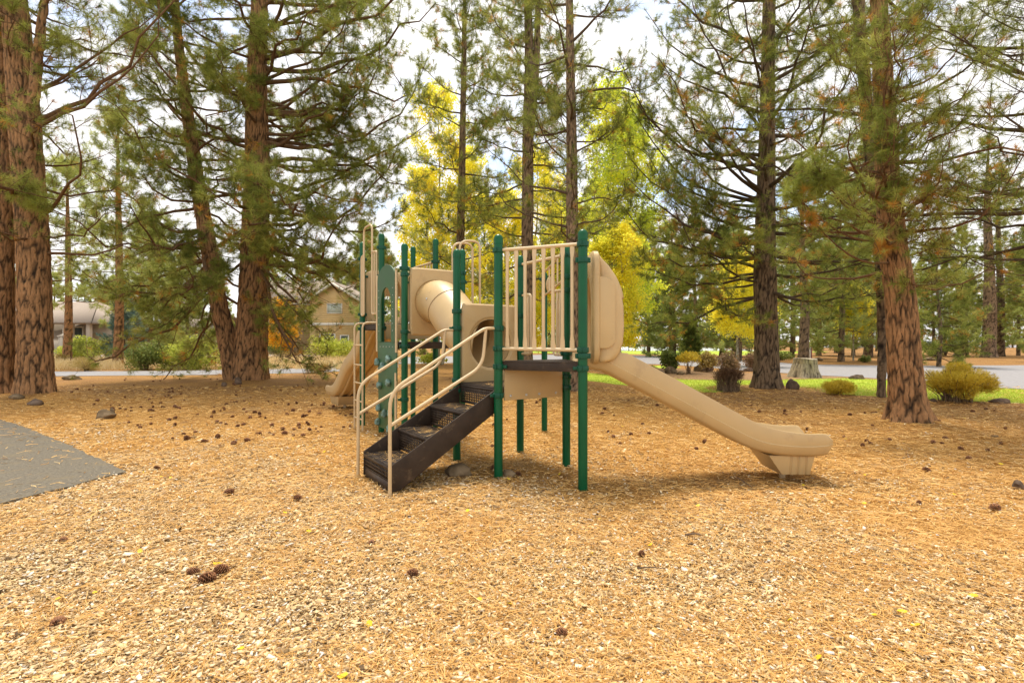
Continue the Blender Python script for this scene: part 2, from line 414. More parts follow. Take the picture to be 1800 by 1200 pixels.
def ground_mat():
    m, n, o = new_mat("needle_and_chip_ground")
    b = nd(n, "ShaderNodeBsdfPrincipled", Roughness=0.9); b.inputs['Specular IOR Level'].default_value = 0.15
    P = pos_scaled(n, (1, 1, 1))
    # chips: random cell colours
    v = nd(n, "ShaderNodeTexVoronoi", Scale=52.0); v.voronoi_dimensions = '2D'
    wz = nd(n, "ShaderNodeTexNoise", Scale=9.0, Detail=4.0); n.links.new(P, wz.inputs[0])
    wm = mixc(n, 0.12, P, wz.outputs[1])
    n.links.new(wm, v.inputs['Vector'])
    sx = nd(n, "ShaderNodeSeparateColor"); n.links.new(v.outputs['Color'], sx.inputs[0])
    chips = ramp(n, [(0, (.1, .06, .028)), (.3, (.33, .21, .09)), (.65, (.55, .38, .18)), (.92, (.72, .54, .31)), (1, (.55, .47, .36))], sx.outputs[0]).outputs[0]
    # needles: crossed, warped streaks
    def streak(sc, rot):
        g = n.nodes.new("ShaderNodeNewGeometry").outputs['Position']
        mpn = n.nodes.new("ShaderNodeMapping"); mpn.inputs['Scale'].default_value = sc; mpn.inputs['Rotation'].default_value = (0, 0, rot)
        n.links.new(g, mpn.inputs[0])
        z = nd(n, "ShaderNodeTexNoise", Scale=1.0, Detail=5.0, Roughness=.7, Distortion=1.4)
        n.links.new(mpn.outputs[0], z.inputs[0])
        return z.outputs[0]
    s1, s2 = streak((85, 17, 1), .5), streak((19, 90, 1), .2)
    mxn = nd(n, "ShaderNodeMath", operation='MAXIMUM'); n.links.new(s1, mxn.inputs[0]); n.links.new(s2, mxn.inputs[1])
    needles = ramp(n, [(.44, (.11, .055, .018)), (.53, (.45, .232, .058)), (.63, (.66, .375, .106)), (.75, (.81, .535, .2))], mxn.outputs[0]).outputs[0]
    # how much chip shows: patches, fading with distance from the play area
    pz = nd(n, "ShaderNodeTexNoise", Scale=0.75, Detail=6.0, Roughness=.6); n.links.new(P, pz.inputs[0])
    sp = nd(n, "ShaderNodeSeparateXYZ"); n.links.new(P, sp.inputs[0])
    fy = nd(n, "ShaderNodeMapRange"); fy.inputs[1].default_value = 3.0; fy.inputs[2].default_value = 9.0; fy.inputs[3].default_value = .16; fy.inputs[4].default_value = -.2
    n.links.new(sp.outputs[1], fy.inputs[0])
    fx = nd(n, "ShaderNodeMapRange"); fx.inputs[1].default_value = -3; fx.inputs[2].default_value = 5; fx.inputs[3].default_value = .07; fx.inputs[4].default_value = -.12
    n.links.new(sp.outputs[0], fx.inputs[0])
    a1 = nd(n, "ShaderNodeMath", operation='ADD'); n.links.new(pz.outputs[0], a1.inputs[0]); n.links.new(fy.outputs[0], a1.inputs[1])
    a2 = nd(n, "ShaderNodeMath", operation='ADD'); n.links.new(a1.outputs[0], a2.inputs[0]); n.links.new(fx.outputs[0], a2.inputs[1])
    f = ramp(n, [(.46, (0, 0, 0)), (.62, (1, 1, 1))], a2.outputs[0]).outputs[0]
    c = mixc(n, f, needles, chips)
    # browner, older litter in broad patches away from the chips
    q = nd(n, "ShaderNodeTexNoise", Scale=0.33, Detail=7.0, Roughness=.62); n.links.new(P, q.inputs[0])
    gy = nd(n, "ShaderNodeMapRange"); gy.inputs[1].default_value = 5.5; gy.inputs[2].default_value = 15; gy.inputs[3].default_value = -.2; gy.inputs[4].default_value = .1
    n.links.new(sp.outputs[1], gy.inputs[0])
    gx = nd(n, "ShaderNodeMapRange"); gx.inputs[1].default_value = 0; gx.inputs[2].default_value = 7; gx.inputs[3].default_value = 0; gx.inputs[4].default_value = .12
    n.links.new(sp.outputs[0], gx.inputs[0])
    a3 = nd(n, "ShaderNodeMath", operation='ADD'); n.links.new(q.outputs[0], a3.inputs[0]); n.links.new(gy.outputs[0], a3.inputs[1])
    a4 = nd(n, "ShaderNodeMath", operation='ADD'); n.links.new(a3.outputs[0], a4.inputs[0]); n.links.new(gx.outputs[0], a4.inputs[1])
    f2 = ramp(n, [(.44, (0, 0, 0)), (.66, (.8, .8, .8))], a4.outputs[0]).outputs[0]
    old = ramp(n, [(.4, (.1, .05, .022)), (.55, (.27, .14, .05)), (.7, (.43, .25, .1))], mxn.outputs[0]).outputs[0]
    c = mixc(n, f2, c, old)
    wa = nd(n, "ShaderNodeAttribute", attribute_name="wear_shade")
    soil_shade = ramp(n, [(.4, (.06, .035, .018)), (.55, (.17, .1, .045)), (.7, (.32, .2, .09))], mxn.outputs[0]).outputs[0]
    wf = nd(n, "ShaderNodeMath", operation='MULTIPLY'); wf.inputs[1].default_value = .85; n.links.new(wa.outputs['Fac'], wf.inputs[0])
    c = mixc(n, wf.outputs[0], c, soil_shade)  # scuffed soil, and the shadow below slide and deck painted into the ground colour
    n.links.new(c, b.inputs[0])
    bp = nd(n, "ShaderNodeBump", Strength=0.8, Distance=0.02)
    n.links.new(mxn.outputs[0], bp.inputs['Height'])
    bp2 = nd(n, "ShaderNodeBump", Strength=0.6, Distance=0.012)
    n.links.new(sx.outputs[1], bp2.inputs['Height']); n.links.new(bp.outputs[0], bp2.inputs['Normal'])
    n.links.new(bp2.outputs[0], b.inputs['Normal'])
    n.links.new(b.outputs[0], o.inputs[0])
    return m
M['ground'] = ground_mat()

def lawn_mat():
    m, n, o = new_mat("lawn")
    b = nd(n, "ShaderNodeBsdfPrincipled", Roughness=0.9); b.inputs['Specular IOR Level'].default_value = 0.1
    P = pos_scaled(n, (1, 1, 1))
    a = nd(n, "ShaderNodeTexNoise", Scale=1.2, Detail=6.0); n.links.new(P, a.inputs[0])
    d = nd(n, "ShaderNodeTexNoise", Scale=30.0, Detail=3.0); n.links.new(P, d.inputs[0])
    c = ramp(n, [(.3, (.27, .36, .035)), (.55, (.42, .52, .05)), (.75, (.56, .56, .1))], a.outputs[0]).outputs[0]
    c = mixc(n, .4, c, ramp(n, [(.3, (.1, .17, .02)), (.7, (.42, .5, .07))], d.outputs[0]).outputs[0])
    n.links.new(c, b.inputs[0]); n.links.new(b.outputs[0], o.inputs[0])
    return m
M['lawn'] = lawn_mat()

# ------------------------------------------------------------------ the ground and what lies flat on it
def ground_sheet():
    u = np.linspace(-1, 1, 361)
    xs = np.sign(u) * 26 * (np.abs(u) + 40 * np.abs(u) ** 9)
    w = np.linspace(0, 1, 301)
    ys = -8 + 40 * (w + 40 * w ** 11)
    X, Y = np.meshgrid(xs, ys)
    V = np.stack([X, Y, hgt(X, Y)], -1).reshape(-1, 3)
    nx, ny = len(xs), len(ys)
    i = (np.arange(ny - 1)[:, None] * nx + np.arange(nx - 1)[None]).ravel()
    me = raw_mesh("ground", V, [np.stack([i, i + 1, i + nx + 1, i + nx], -1)], True, {"wear_shade": wear_shade(X, Y).ravel()})
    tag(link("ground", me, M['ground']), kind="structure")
ground_sheet()

def sheet(name, poly, z, mat, seg=0.5, wob=0.05, seed=1, thick=0.0):
    """flat area from ground points, its outline subdivided and made uneven"""
    rg = np.random.default_rng(seed)
    P = []
    for a, b in zip(poly, poly[1:] + poly[:1]):
        k = max(1, int((b - a).length / seg))
        for j in range(k):
            p = a.lerp(b, j / k)
            P.append((p.x + rg.normal() * wob, p.y + rg.normal() * wob, z))
    bm = bmesh.new()
    f = bm.faces.new([bm.verts.new(p) for p in P])
    if f.normal.z < 0: f.normal_flip()
    if thick:
        r = bmesh.ops.extrude_face_region(bm, geom=[f])
        for v in [e for e in r['geom'] if isinstance(e, bmesh.types.BMVert)]: v.co.z += thick
    bmesh.ops.triangulate(bm, faces=bm.faces[:])
    bm.normal_update()
    bmesh.ops.recalc_face_normals(bm, faces=bm.faces[:])
    me = bpy.data.meshes.new(name); bm.to_mesh(me); bm.free()
    return tag(link(name, me, mat), kind="structure")

LAWN = [G(*p) for p in ((900, 650), (1030, 655), (1110, 663), (1220, 667), (1330, 668), (1480, 664), (1620, 671), (1740, 681), (1860, 690), (2000, 694),
                        (2000, 722), (1800, 709), (1680, 704), (1540, 697), (1400, 688), (1200, 690), (1100, 677), (1030, 669), (900, 660))]
sheet("asphalt_path", [Vector(p) for p in ((-16, 11.2, 0), tuple(G(0, 739)), tuple(G(50, 755)), tuple(G(120, 785)), tuple(G(180, 812)), tuple(G(222, 832)), tuple(G(150, 851)), tuple(G(0, 889)), (-16, 4.2, 0))], -0.01, M['asphalt'], .12, .012, 3, thick=.035)
sheet("lawn", LAWN, 0.006, M['lawn'], .4, .06, 5)
sheet("lawn_strip", [G(*p) for p in ((900, 641), (1040, 641), (1180, 643), (1200, 646), (1100, 650), (1000, 648), (900, 646))], 0.006, M['lawn'], 1, .1, 6)
sheet("court_verge", [G(*p) for p in ((900, 616), (1330, 616), (1460, 618), (1340, 624), (1220, 624), (1040, 621), (900, 620))], 0.006, M['lawn'], 3, .1, 7)
sheet("planting_bed", [G(*p) for p in ((1050, 652), (1160, 647), (1300, 655), (1450, 661), (1600, 668), (1620, 672), (1480, 665), (1330, 669), (1220, 668), (1110, 664))], 0.011, M['bed'], .6, .08, 8)
sheet("road", [G(*p) for p in ((700, 628), (900, 624), (1040, 623), (1200, 627), (1300, 632), (1420, 641), (1600, 643), (1800, 642), (2200, 640), (2200, 705), (1960, 690), (1800, 684), (1720, 680), (1600, 668), (1440, 660), (1320, 652), (1180, 641), (1040, 637), (900, 636), (700, 640))], 0.013, M['road'], 1, .05, 9)
sheet("footpath", [G(*p) for p in ((-300, 651), (100, 653), (300, 652), (450, 649), (560, 647), (700, 640), (700, 646), (560, 655), (450, 657.5), (300, 660), (100, 661), (-300, 664))], 0.013, M['road'], .8, .04, 10)
sheet("back_road", [G(*p) for p in ((-300, 624), (200, 623.5), (540, 622), (700, 621), (700, 625), (540, 627), (200, 628.5), (-300, 630))], 0.013, M['road'], 2, .08, 11)
sheet("far_road", [G(*p) for p in ((1420, 606.5), (2300, 606), (2300, 611), (1900, 611), (1420, 611))], 0.013, M['road'], 6, .1, 12)
sheet("tennis_court", [Vector(p) for p in ((14, 81, 0), (40, 81, 0), (50, 140, 0), (14, 140, 0))], 0.009, M['court'], 8, .0, 13)

# ------------------------------------------------------------------ scattered litter (nobody could count it)
def img_scatter(n, y0, y1, power, rg, x0=-260, x1=2060):
    """ground points, denser towards the viewer"""
    t = rg.random(n)
    if power == 1: y = y0 * (y1 / y0) ** t
    else:
        e = 1 - power
        y = (y0 ** e + t * (y1 ** e - y0 ** e)) ** (1 / e)
    x = (x0 + (x1 - x0) * rg.random(n) - 900) * y / FPX
    return x, y

def patch(x, y, s=0.9, ph=0.0):
    return (np.sin(1.7 * s * x + 1.3 * np.sin(1.1 * s * y + ph)) * np.sin(2.3 * s * y + 1.1 * np.sin(1.9 * s * x + ph * 2)) +
            .5 * np.sin(4.1 * s * x + 3.3 * s * y + ph) * np.sin(3.7 * s * y - 2.1 * s * x)) / 1.5

def on_pad(x, y):
    px = 900 + x * FPX / y; py = 600 + CAM_H * FPX / y
    j = 7 * np.sin(9 * x + 3 * y) + 5 * np.sin(23 * x - 17 * y)
    return (px + j < 205) & (py + j < 882 - (px) * .25) & (py - j * .6 > 739 + px * .44)

def wood_chips():
    rg = np.random.default_rng(21)
    n = 200000
    x, y = img_scatter(n, 1.7, 9.5, 1.75, rg)
    keep = (rg.random(n) < np.clip(.62 + .45 * patch(x, y) - .09 * (y - 3.2) - .06 * x, .06, 1) * (1 - .7 * wear_shade(x, y))) & ~on_pad(x, y)
    x, y = x[keep], y[keep]; n = len(x)
    l = np.exp(rg.normal(math.log(.018), .42, n)); w = l * rg.uniform(.28, .62, n); h = rg.uniform(.0025, .006, n)
    yaw = rg.uniform(0, 2 * math.pi, n); pit = rg.normal(0, .26, n); rol = rg.normal(0, .38, n)
    big = np.clip(1 + (y - 4) * .07, 1, 1.4); l *= big; w *= big
    ax = np.stack([np.cos(yaw) * np.cos(pit), np.sin(yaw) * np.cos(pit), np.sin(pit)], -1)
    ay = nrm(np.cross(np.stack([rol * 0, rol, rol * 0 + 1], -1) + rg.normal(0, .12, (n, 3)), ax)); az = np.cross(ax, ay)
    C = np.stack([x, y, hgt(x, y) + rg.uniform(.001, .02, n)], -1)
    V = np.zeros((n, 8, 3))
    k = 0
    for dz in (-1, 1):
        for dy, dx in ((-1, -1), (-1, 1), (1, 1), (1, -1)):
            jx = rg.uniform(.7, 1.15, n); jy = rg.uniform(.55, 1.2, n)
            V[:, k] = C + ax * (l * dx / 2 * jx)[:, None] + ay * (w * dy / 2 * jy)[:, None] + az * (h * dz / 2)[:, None]
            k += 1
    b = np.arange(n)[:, None] * 8
    F = np.concatenate([b + np.array(q) for q in ([4, 5, 6, 7], [0, 1, 5, 4], [1, 2, 6, 5], [2, 3, 7, 6], [3, 0, 4, 7])])
    t = np.tile(np.clip(rg.normal(.52, .27, n), 0, 1), 5)
    o = link("wood_chips", raw_mesh("wood_chips", V.reshape(-1, 3), [F], False, {"tint": t}), M['chip'])
    tag(o, "pale splintered wood chips strewn over the foreground", "wood chips", kind="stuff")
wood_chips()

def fallen_needles():
    rg = np.random.default_rng(22)
    n = 230000
    x, y = img_scatter(n, 1.7, 17, 1.8, rg)
    pad = on_pad(x, y)
    keep = (rg.random(n) < np.clip(.6 - .4 * patch(x, y) + .1 * (y - 3.5) + .06 * x, .1, 1) * (1 - .6 * wear_shade(x, y))) & (~pad | (rg.random(n) < .13))
    x, y, pad = x[keep], y[keep], pad[keep]; n = len(x)
    l = rg.uniform(.07, .17, n); wd = rg.uniform(.0018, .003, n) * np.clip(y / 3.2, 1, 5)
    yaw = rg.uniform(0, 2 * math.pi, n) ; bend = rg.normal(0, .35, n)
    z = hgt(x, y) + rg.uniform(.006, .024, n) + pad * .02
    P = np.zeros((n, 3, 3))
    P[:, 1] = np.stack([x, y, z], -1)
    for k, sgn, bb in ((0, -1, -bend), (2, 1, bend)):
        a = yaw + bb
        P[:, k] = P[:, 1] + np.stack([sgn * np.cos(a) * l / 2, sgn * np.sin(a) * l / 2, rg.normal(0, .07, n) * l - .004], -1)
    s = np.stack([-np.sin(yaw), np.cos(yaw), rg.normal(0, .5, n)], -1) * wd[:, None]
    V = np.stack([P - s[:, None] / 2, P + s[:, None] / 2], 2).reshape(-1, 3)      # n*3*2
    b = np.arange(n)[:, None] * 6
    F = np.concatenate([b + np.array([0, 2, 3, 1]), b + np.array([2, 4, 5, 3])])
    t = np.tile(np.clip(rg.normal(.55, .22, n), 0, 1), 2)
    o = link("fallen_pine_needles", raw_mesh("fallen_pine_needles", V, [F], False, {"tint": t}), M['needle'])
    tag(o, "orange fallen pine needles matted over the wood chips", "pine needles", kind="stuff")
fallen_needles()

def blades(name, x, y, hlo, hhi, wid, lean, mat, label, cat, rg, per=1, spread=0.0):
    x = np.repeat(x, per) + rg.normal(0, 1, len(x) * per) * spread; y = np.repeat(y, per) + rg.normal(0, 1, len(y) * per) * spread
    n = len(x); h = rg.uniform(hlo, hhi, n); a = rg.uniform(0, 2 * math.pi, n)
    s = np.stack([np.cos(a), np.sin(a), a * 0], -1) * wid / 2
    d = np.stack([rg.normal(0, lean, n), rg.normal(0, lean, n), np.ones(n)], -1)
    B = np.stack([x, y, x * 0], -1)
    V = np.stack([B - s, B + s, B + d * h[:, None]], 1).reshape(-1, 3)
    F = np.arange(n * 3).reshape(-1, 3)
    o = link(name, raw_mesh(name, V, [F], False, {"tint": np.clip(rg.normal(.5, .25, n), 0, 1)}), mat)
    return tag(o, label, cat, kind="stuff")

def in_poly(x, y, poly):
    c = np.zeros(len(x), bool)
    for a, b in zip(poly, poly[1:] + poly[:1]):
        t = ((a.y > y) != (b.y > y)) & (x < (b.x - a.x) * (y - a.y) / ((b.y - a.y) or 1e-9) + a.x)
        c ^= t
    return c

rg = np.random.default_rng(31)
x, y = img_scatter(150000, 10.5, 27, 1.6, rg, 880, 2100)
k = in_poly(x, y, LAWN)
blades("lawn_grass", x[k], y[k], .03, .075, .012, .5, M['lawn_blade'], "bright green mown grass of the lawn before the road", "grass", rg)
x, y = img_scatter(6500, 27, 52, 1.3, rg, -200, 690)
py = 600 + CAM_H * FPX / y
k = ((py > 629) & (py < 650.5)) & (rg.random(len(x)) < .55 + .5 * patch(x, y, .35))
blades("dry_grass", x[k], y[k], .22, .6, .03, .35, M['dry'], "straw coloured dry grass between the footpath and the back road", "grass", rg, 12, .16)

# ------------------------------------------------------------------ the play structure
S = 0.95
U = np.array((0.829, 0.559, 0)); Vv = np.array((-0.559, 0.829, 0)); Z = np.array((0, 0, 1.0))
pA = np.array((-.147, 5.64, 0)); pC = pA + S * U; pF = pA + S * Vv; pD = pF + S * U
pB = pA + S * np.array((math.cos(R(-26)), math.sin(R(-26)), 0))
pE = np.array((.53, 8.56, 0))
q3 = np.array((-1.56, 7.6, 0)); q6 = q3 + S * U; q2 = q3 + S * Vv; q5 = q2 + S * U; q1 = q2 + S * Vv; q4 = q1 + S * U
Z_LOW, Z_UP, Z_MID, Z_TOP = 0.955, 1.25, 1.45, 1.75
ROOT = np.array((-.3, 6.6, 0))
play = empty("play_structure", tuple(ROOT), "tan and green playground climbing frame with stairs, crawl tunnel, two slides and a climbing wall", "playground")
def part(mb, name, mat, smooth=None, bevel=0, parent=None, bevseg=2):
    o = mb.build(name, mat, play if parent is None else parent, smooth, bevel, off=ROOT, bevseg=bevseg)
    return o

PR = 0.0475
def post(p, top, clamps):
    mb = MB()
    z0 = -.12
    prof = [(PR, z0), (PR, top - .1)] + [(PR * math.cos(t), top - .055 + .045 * math.sin(t)) for t in np.linspace(0, math.pi / 2 - .08, 6)]
    prof = [(PR, z0), (PR, top - .115), (PR * 1.07, top - .113), (PR * 1.07, top - .06)] + [(PR * 1.07 * math.cos(t), top - .06 + .055 * math.sin(t)) for t in np.linspace(.15, 1.45, 6)]
    mb.lathe(prof, p, 20)
    po = part(mb, "post", M['green'], 40)
    for z, dirs in clamps:
        c = MB()
        c.lathe([(PR + .002, z - .028), (PR + .013, z - .026), (PR + .013, z + .026), (PR + .002, z + .028)], p, 20)
        for d in dirs:
            d = np.asarray(d, float); d = d / np.linalg.norm(d)
            s = np.cross(Z, d)
            c.box(p + d * (PR + .03) + Z * z, .05, .02, .034, d, s, Z)
            c.box(p + s * (PR + .018) + Z * z, .03, .022, .05, d, s, Z)
            c.box(p - s * (PR + .018) + Z * z, .03, .022, .05, d, s, Z)
        co = part(c, "clamp", M['green_dk'], 35, .004, parent=po)
        b = MB()
        d = np.asarray(dirs[0], float); d = d / np.linalg.norm(d); s = np.cross(Z, d)
        co["bolts"] = 2
        for q in (-1, 1):
            b.lathe([(.007, 0), (.007, .006), (.003, .009)], p + s * q * (PR + .02) - d * .016 + Z * z, 8, -d)
    return po
AB = (pB - pA) / S; BC = (pC - pB) / np.linalg.norm(pC - pB)
post(pA, 2.62, [(2.44, [AB]), (1.6, [-U]), (1.385, [AB]), (1.19, [AB]), (.88, [-U])])
post(pB, 2.585, [(2.43, [-AB]), (2.27, [BC]), (1.375, [-AB]), (1.315, [BC]), (1.19, [-AB])])
post(pC, 2.59, [(2.48, [-BC]), (2.22, [Vv]), (2.06, [Vv]), (1.32, [Vv]), (1.05, [-U]), (.92, [-U])])
post(pF, 2.60, [(1.83, [U]), (1.62, [-U]), (.985, [U]), (.86, [-U])])
post(pD, 2.61, [(2.48, [-Vv]), (2.09, [-Vv]), (1.8, [-U]), (.9, [-Vv])])
post(pE, 2.6, [(2.47, [-U])])
post(q3, 2.89, [(2.52, [Vv]), (2.43, [U]), (1.6, [U]), (1.39, [Vv]), (.62, [-U])])
post(q6, 2.90, [(2.52, [-U]), (2.38, [Vv]), (1.6, [-U]), (1.39, [-U])])
post(q2, 3.20, [(2.96, [Vv]), (2.5, [-Vv]), (1.92, [Vv]), (1.68, [-Vv]), (1.39, [-Vv])])
post(q5, 3.22, [(2.82, [Vv]), (2.4, [-Vv]), (1.68, [-U]), (1.39, [-U])])
post(q1, 3.21, [(2.9, [-Vv]), (2.6, [U]), (1.93, [-Vv]), (1.78, [-U]), (1.68, [-Vv])])
post(q4, 3.23, [(2.78, [-Vv]), (2.55, [-U]), (1.85, [-Vv]), (1.68, [-U])])

# decks: dark vinyl-coated perforated floors with a folded rim
def deck(corners, z, th=.085):
    mb = MB()
    c = [np.asarray(p) + Z * z for p in corners]
    mid = sum(c) / len(c)
    top = [mid + (p - mid) * .965 for p in c]
    mb.prism([p - Z * .012 for p in top], Z * .012)
    n = len(top)
    for i in range(n):
        a, b = top[i], top[(i + 1) % n]
        d = (b - a) / np.linalg.norm(b - a); nn = np.cross(d, Z)
        mb.box((a + b) / 2 - Z * (th / 2 + .0125) - nn * .008, np.linalg.norm(b - a) - .02, .016, th, d, nn, Z)
    o = part(mb, "deck", M['brown'], 30, .004)
    # slots: raised ribs between rows of holes
    rb = MB()
    a, b, d3 = top[0], top[1], top[-1]
    e1 = (b - a); l1 = np.linalg.norm(e1); e1 = e1 / l1
    e2 = np.cross(Z, e1)
    depth = max(float(np.dot(p - a, e2)) for p in top)
    k = int(depth / .03)
    for i in range(1, k):
        t = i * .03
        xs = []
        for j in range(n):
            p, q = top[j], top[(j + 1) % n]
            tp, tq = np.dot(p - a, e2), np.dot(q - a, e2)
            if (tp - t) * (tq - t) < 0:
                s = (t - tp) / (tq - tp); xs.append(np.dot(p + (q - p) * s - a, e1))
        if len(xs) == 2:
            x0, x1 = sorted(xs)
            if x1 - x0 > .1:
                rb.box(a + e2 * t + e1 * (x0 + x1) / 2 + Z * .0025, x1 - x0 - .05, .011, .006, e1, e2, Z)
    part(rb, "grip_ribs", M['brown'], None, 0, parent=o)
deck([pA, pC, pD, pF], Z_LOW)
deck([pA, pB, pC], Z_UP)
deck([q3, q6, q5, q2], Z_MID)
deck([q2, q5, q4, q1], Z_TOP)

# stairs: run towards -U from the edge A-F
def stairs():
    st = MB()
    run = 1.18
    prof = [(run, .0), (run, .265), (.0, .935), (.0, .69), (run - .06, .0)]
    for off in (.075, S - .055):
        base = pA + Vv * off
        st.prism([base - U * a + Z * b for a, b in prof], -Vv * .018)
        # folded flange along the upper edge
        a0, a1 = base - U * run + Z * .265, base + Z * .935
    o = part(st, "staircase", M['brown'], 30, .003)
    y0, y1 = .08, S - .075
    mid, wid = (y0 + y1) / 2, y1 - y0
    step = run / 3
    for i in range(3):
        zt = Z_LOW * (i + 1) / 4
        far = run - i * step
        t = MB()
        c = pA + Vv * mid - U * (far - step / 2)
        t.box(c + Z * (zt - .006), step - .004, wid - .006, .01, U, Vv, Z)
        for k in range(11):
            t.box(c - U * (step / 2 - .03 - k * .033) + Z * (zt + .002), .013, wid - .05, .006, U, Vv, Z)
        for k in range(18):
            t.box(c - Vv * (wid / 2 - .045 - k * .044) + Z * (zt + .001), step - .04, .01, .005, U, Vv, Z)
        t.box(c - U * (step / 2 - .004) + Z * (zt - .018), .012, wid - .006, .034, U, Vv, Z)
        part(t, "tread", M['brown'], None, 0, parent=o)
    for i in range(4):
        z0, z1 = Z_LOW * i / 4, Z_LOW * (i + 1) / 4
        far = run - min(i, 3) * step if i < 3 else 0.0
        r = MB()
        c = pA + Vv * mid - U * (far - .012)
        lo, hi = z0 + .035, z1 - .035
        if i == 0: r.box(c + Z * (.03), .006, wid - .004, .11, U, Vv, Z); lo = .095
        else: r.box(c + Z * (z0 + .022), .006, wid - .004, .028, U, Vv, Z)
        r.box(c + Z * (z1 - .03), .006, wid - .004, .025, U, Vv, Z)
        nz_ = max(3, int((hi - lo) / .028))
        for k in range(nz_ + 1):
            r.box(c + Z * (lo + (hi - lo) * k / nz_), .005, wid - .004, .0115, U, Vv, Z)
        nyy = 19
        for k in range(nyy + 1):
            r.box(c + Vv * (wid * (k / nyy - .5) * .985) + Z * (lo + hi) / 2 + U * .0052, .005, .021, hi - lo + .02, U, Vv, Z)
        if i == 0: r.box(c + Z * .13 + U * .03, .006, wid - .01, .25, U, Vv, Z)
        part(r, "riser", M['brown'], None, 0, parent=o)
    for k in range(3):
        pass
stairs()
def handrail(p0, off, clampz, run):
    """p0: post foot, off: inward shift of the rail along Vv"""
    b = p0 + Vv * off
    mb = MB(); r = .0175
    foot = b - U * (run + .03)
    upper = [foot - Z * .05, foot + Z * .985, b - U * .17 + Z * 1.6, p0 + Z * 1.6 - U * .05]
    mb.tube(rounded(upper, .16, 6), r, 10)
    lower = [foot + Z * .66, b - U * .2 + Z * 1.2, b - U * .16 + Z * 1.59]
    mb.tube(rounded(lower, .14, 6), r, 10)
    part(mb, "handrail", M['tan_metal'], 50)
handrail(pA, -.005, 1.6, 1.19)
handrail(pF, .0, 1.62, 1.19)

def tread_needles():
    rg = np.random.default_rng(51)
    V, F, n = [], [], 0
    for i in range(4):
        z = Z_LOW * (i + 1) / 4 + .008
        for k in range(46 if i < 3 else 70):
            c0 = rg.normal(.5, .17), rg.normal(.5, .2)
            a = np.clip(c0[0], .12, .88) * S; b = 1.18 - (i + np.clip(c0[1], .1, .9)) * 1.18 / 3
            c = pA + Vv * a - U * (b if i < 3 else -rg.uniform(.06, .4)) + Z * (z + rg.uniform(0, .008))
            th = rg.uniform(0, math.pi); d = np.array((math.cos(th), math.sin(th), rg.normal(0, .05))) * rg.uniform(.04, .085)
            w = np.array((-math.sin(th), math.cos(th), 0)) * .0014
            bend = np.array((-math.sin(th), math.cos(th), 0)) * rg.normal(0, .008)
            V += [c - d - w, c - d + w, c + bend + w, c + bend - w, c + d - w, c + d + w]
            F += [(n, n + 1, n + 2, n + 3), (n + 3, n + 2, n + 5, n + 4)]; n += 6
    o = link("needles_on_steps", raw_mesh("needles_on_steps", np.array(V), [np.array(F)], False, {"tint": np.clip(rg.normal(.6, .2, len(F)), 0, 1)}), M['needle'])
    tag(o, "orange pine needles fallen on the dark stair treads", "pine needles", kind="stuff")
tread_needles()

# guard rails with flat-ended pickets
def picket(name, p, z0, z1, side, parent, w=.034, flare=.05):
    mb = MB()
    s = np.asarray(side, float); n = np.cross(Z, s)
    rings = []
    for z, ww, tt in ((z0, flare, .010), (z0 + .07, flare, .011), (z0 + .13, w, w), (z1 - .13, w, w), (z1 - .07, flare, .011), (z1, flare, .010)):
        rings.append([p + Z * z + s * ww / 2 * math.copysign(abs(math.cos(t)) ** .7, math.cos(t)) + n * tt / 2 * math.copysign(abs(math.sin(t)) ** .7, math.sin(t)) for t in np.arange(10) * math.pi / 5 + .15])
    mb.loft(rings)
    return part(mb, name, M['tan_metal'], 50, parent=parent)
def guard(a, b, zt, zb, n, inset=.055, r=.019, zslope=0.0):
    d = (b - a) / np.linalg.norm(b - a); l = np.linalg.norm(b - a)
    mb = MB(); mb.tube([a + d * inset + Z * zt, b - d * inset + Z * (zt + zslope)], r, 10)
    o = part(mb, "guard_rail", M['tan_metal'], 50)
    mb = MB(); mb.tube([a + d * inset + Z * zb, b - d * inset + Z * (zb + zslope)], r, 10)
    part(mb, "bottom_rail", M['tan_metal'], 50, parent=o)
    for k in range(n):
        t = inset + .055 + (l - 2 * inset - .11) * k / (n - 1)
        picket("picket", a + d * t - np.cross(Z, d) * .004, zb + .008, zt - .008, d, o)
    return o
guard(pA, pB, 2.44, 1.382, 8, zslope=-.008)
guard(q5, q4, 2.82, 1.87, 7)
# open side C-D: top bar and a short three-bar wing beside each post
def wing(p, d):
    mb = MB()
    mb.tube(rounded([p + d * .05 + Z * 2.07, p + d * .24 + Z * 2.07, p + d * .24 + Z * 1.3, p + d * .05 + Z * 1.3], .05), .017, 10)
    o = part(mb, "side_wing", M['tan_metal'], 50)
    for t in (.11, .17): picket("picket", p + d * t, 1.3, 2.07, d, o)
wing(pC, Vv); wing(pD, -Vv)
mb = MB(); mb.tube([pD - Vv * .05 + Z * 2.48, pC + Vv * .05 + Z * 2.48], .019, 10)
part(mb, "top_bar", M['tan_metal'], 50)
# curved overhead climber from the open side to the lone post
mb = MB()
e = pE - pC
for s_, zz in ((.1, 2.62), (-.2, 2.24)):
    mb.tube(spline([pC + Vv * .08 + Z * (zz - .06), pC + e * .25 + U * .04 + Z * zz, pC + e * .6 + U * .05 + Z * zz, pE - e * .03 + Z * (zz - .03)], 18), .017, 9)
for t in (.2, .4, .6, .8):
    p = pC + e * t + U * .03
    mb.tube([p + Z * 2.24, p + Z * 2.6], .012, 8)
oc = part(mb, "overhead_climber", M['tan_metal'], 50)
mb = MB(); mb.lathe([(.0, -.02), (.11, -.02), (.14, -.008), (.14, .008), (.11, .02), (.0, .02)], pE + np.array((.1, -.12, 2.36)), 20, (.8, -.6, 0))
part(mb, "round_pad", M['tan'], 40, parent=oc)

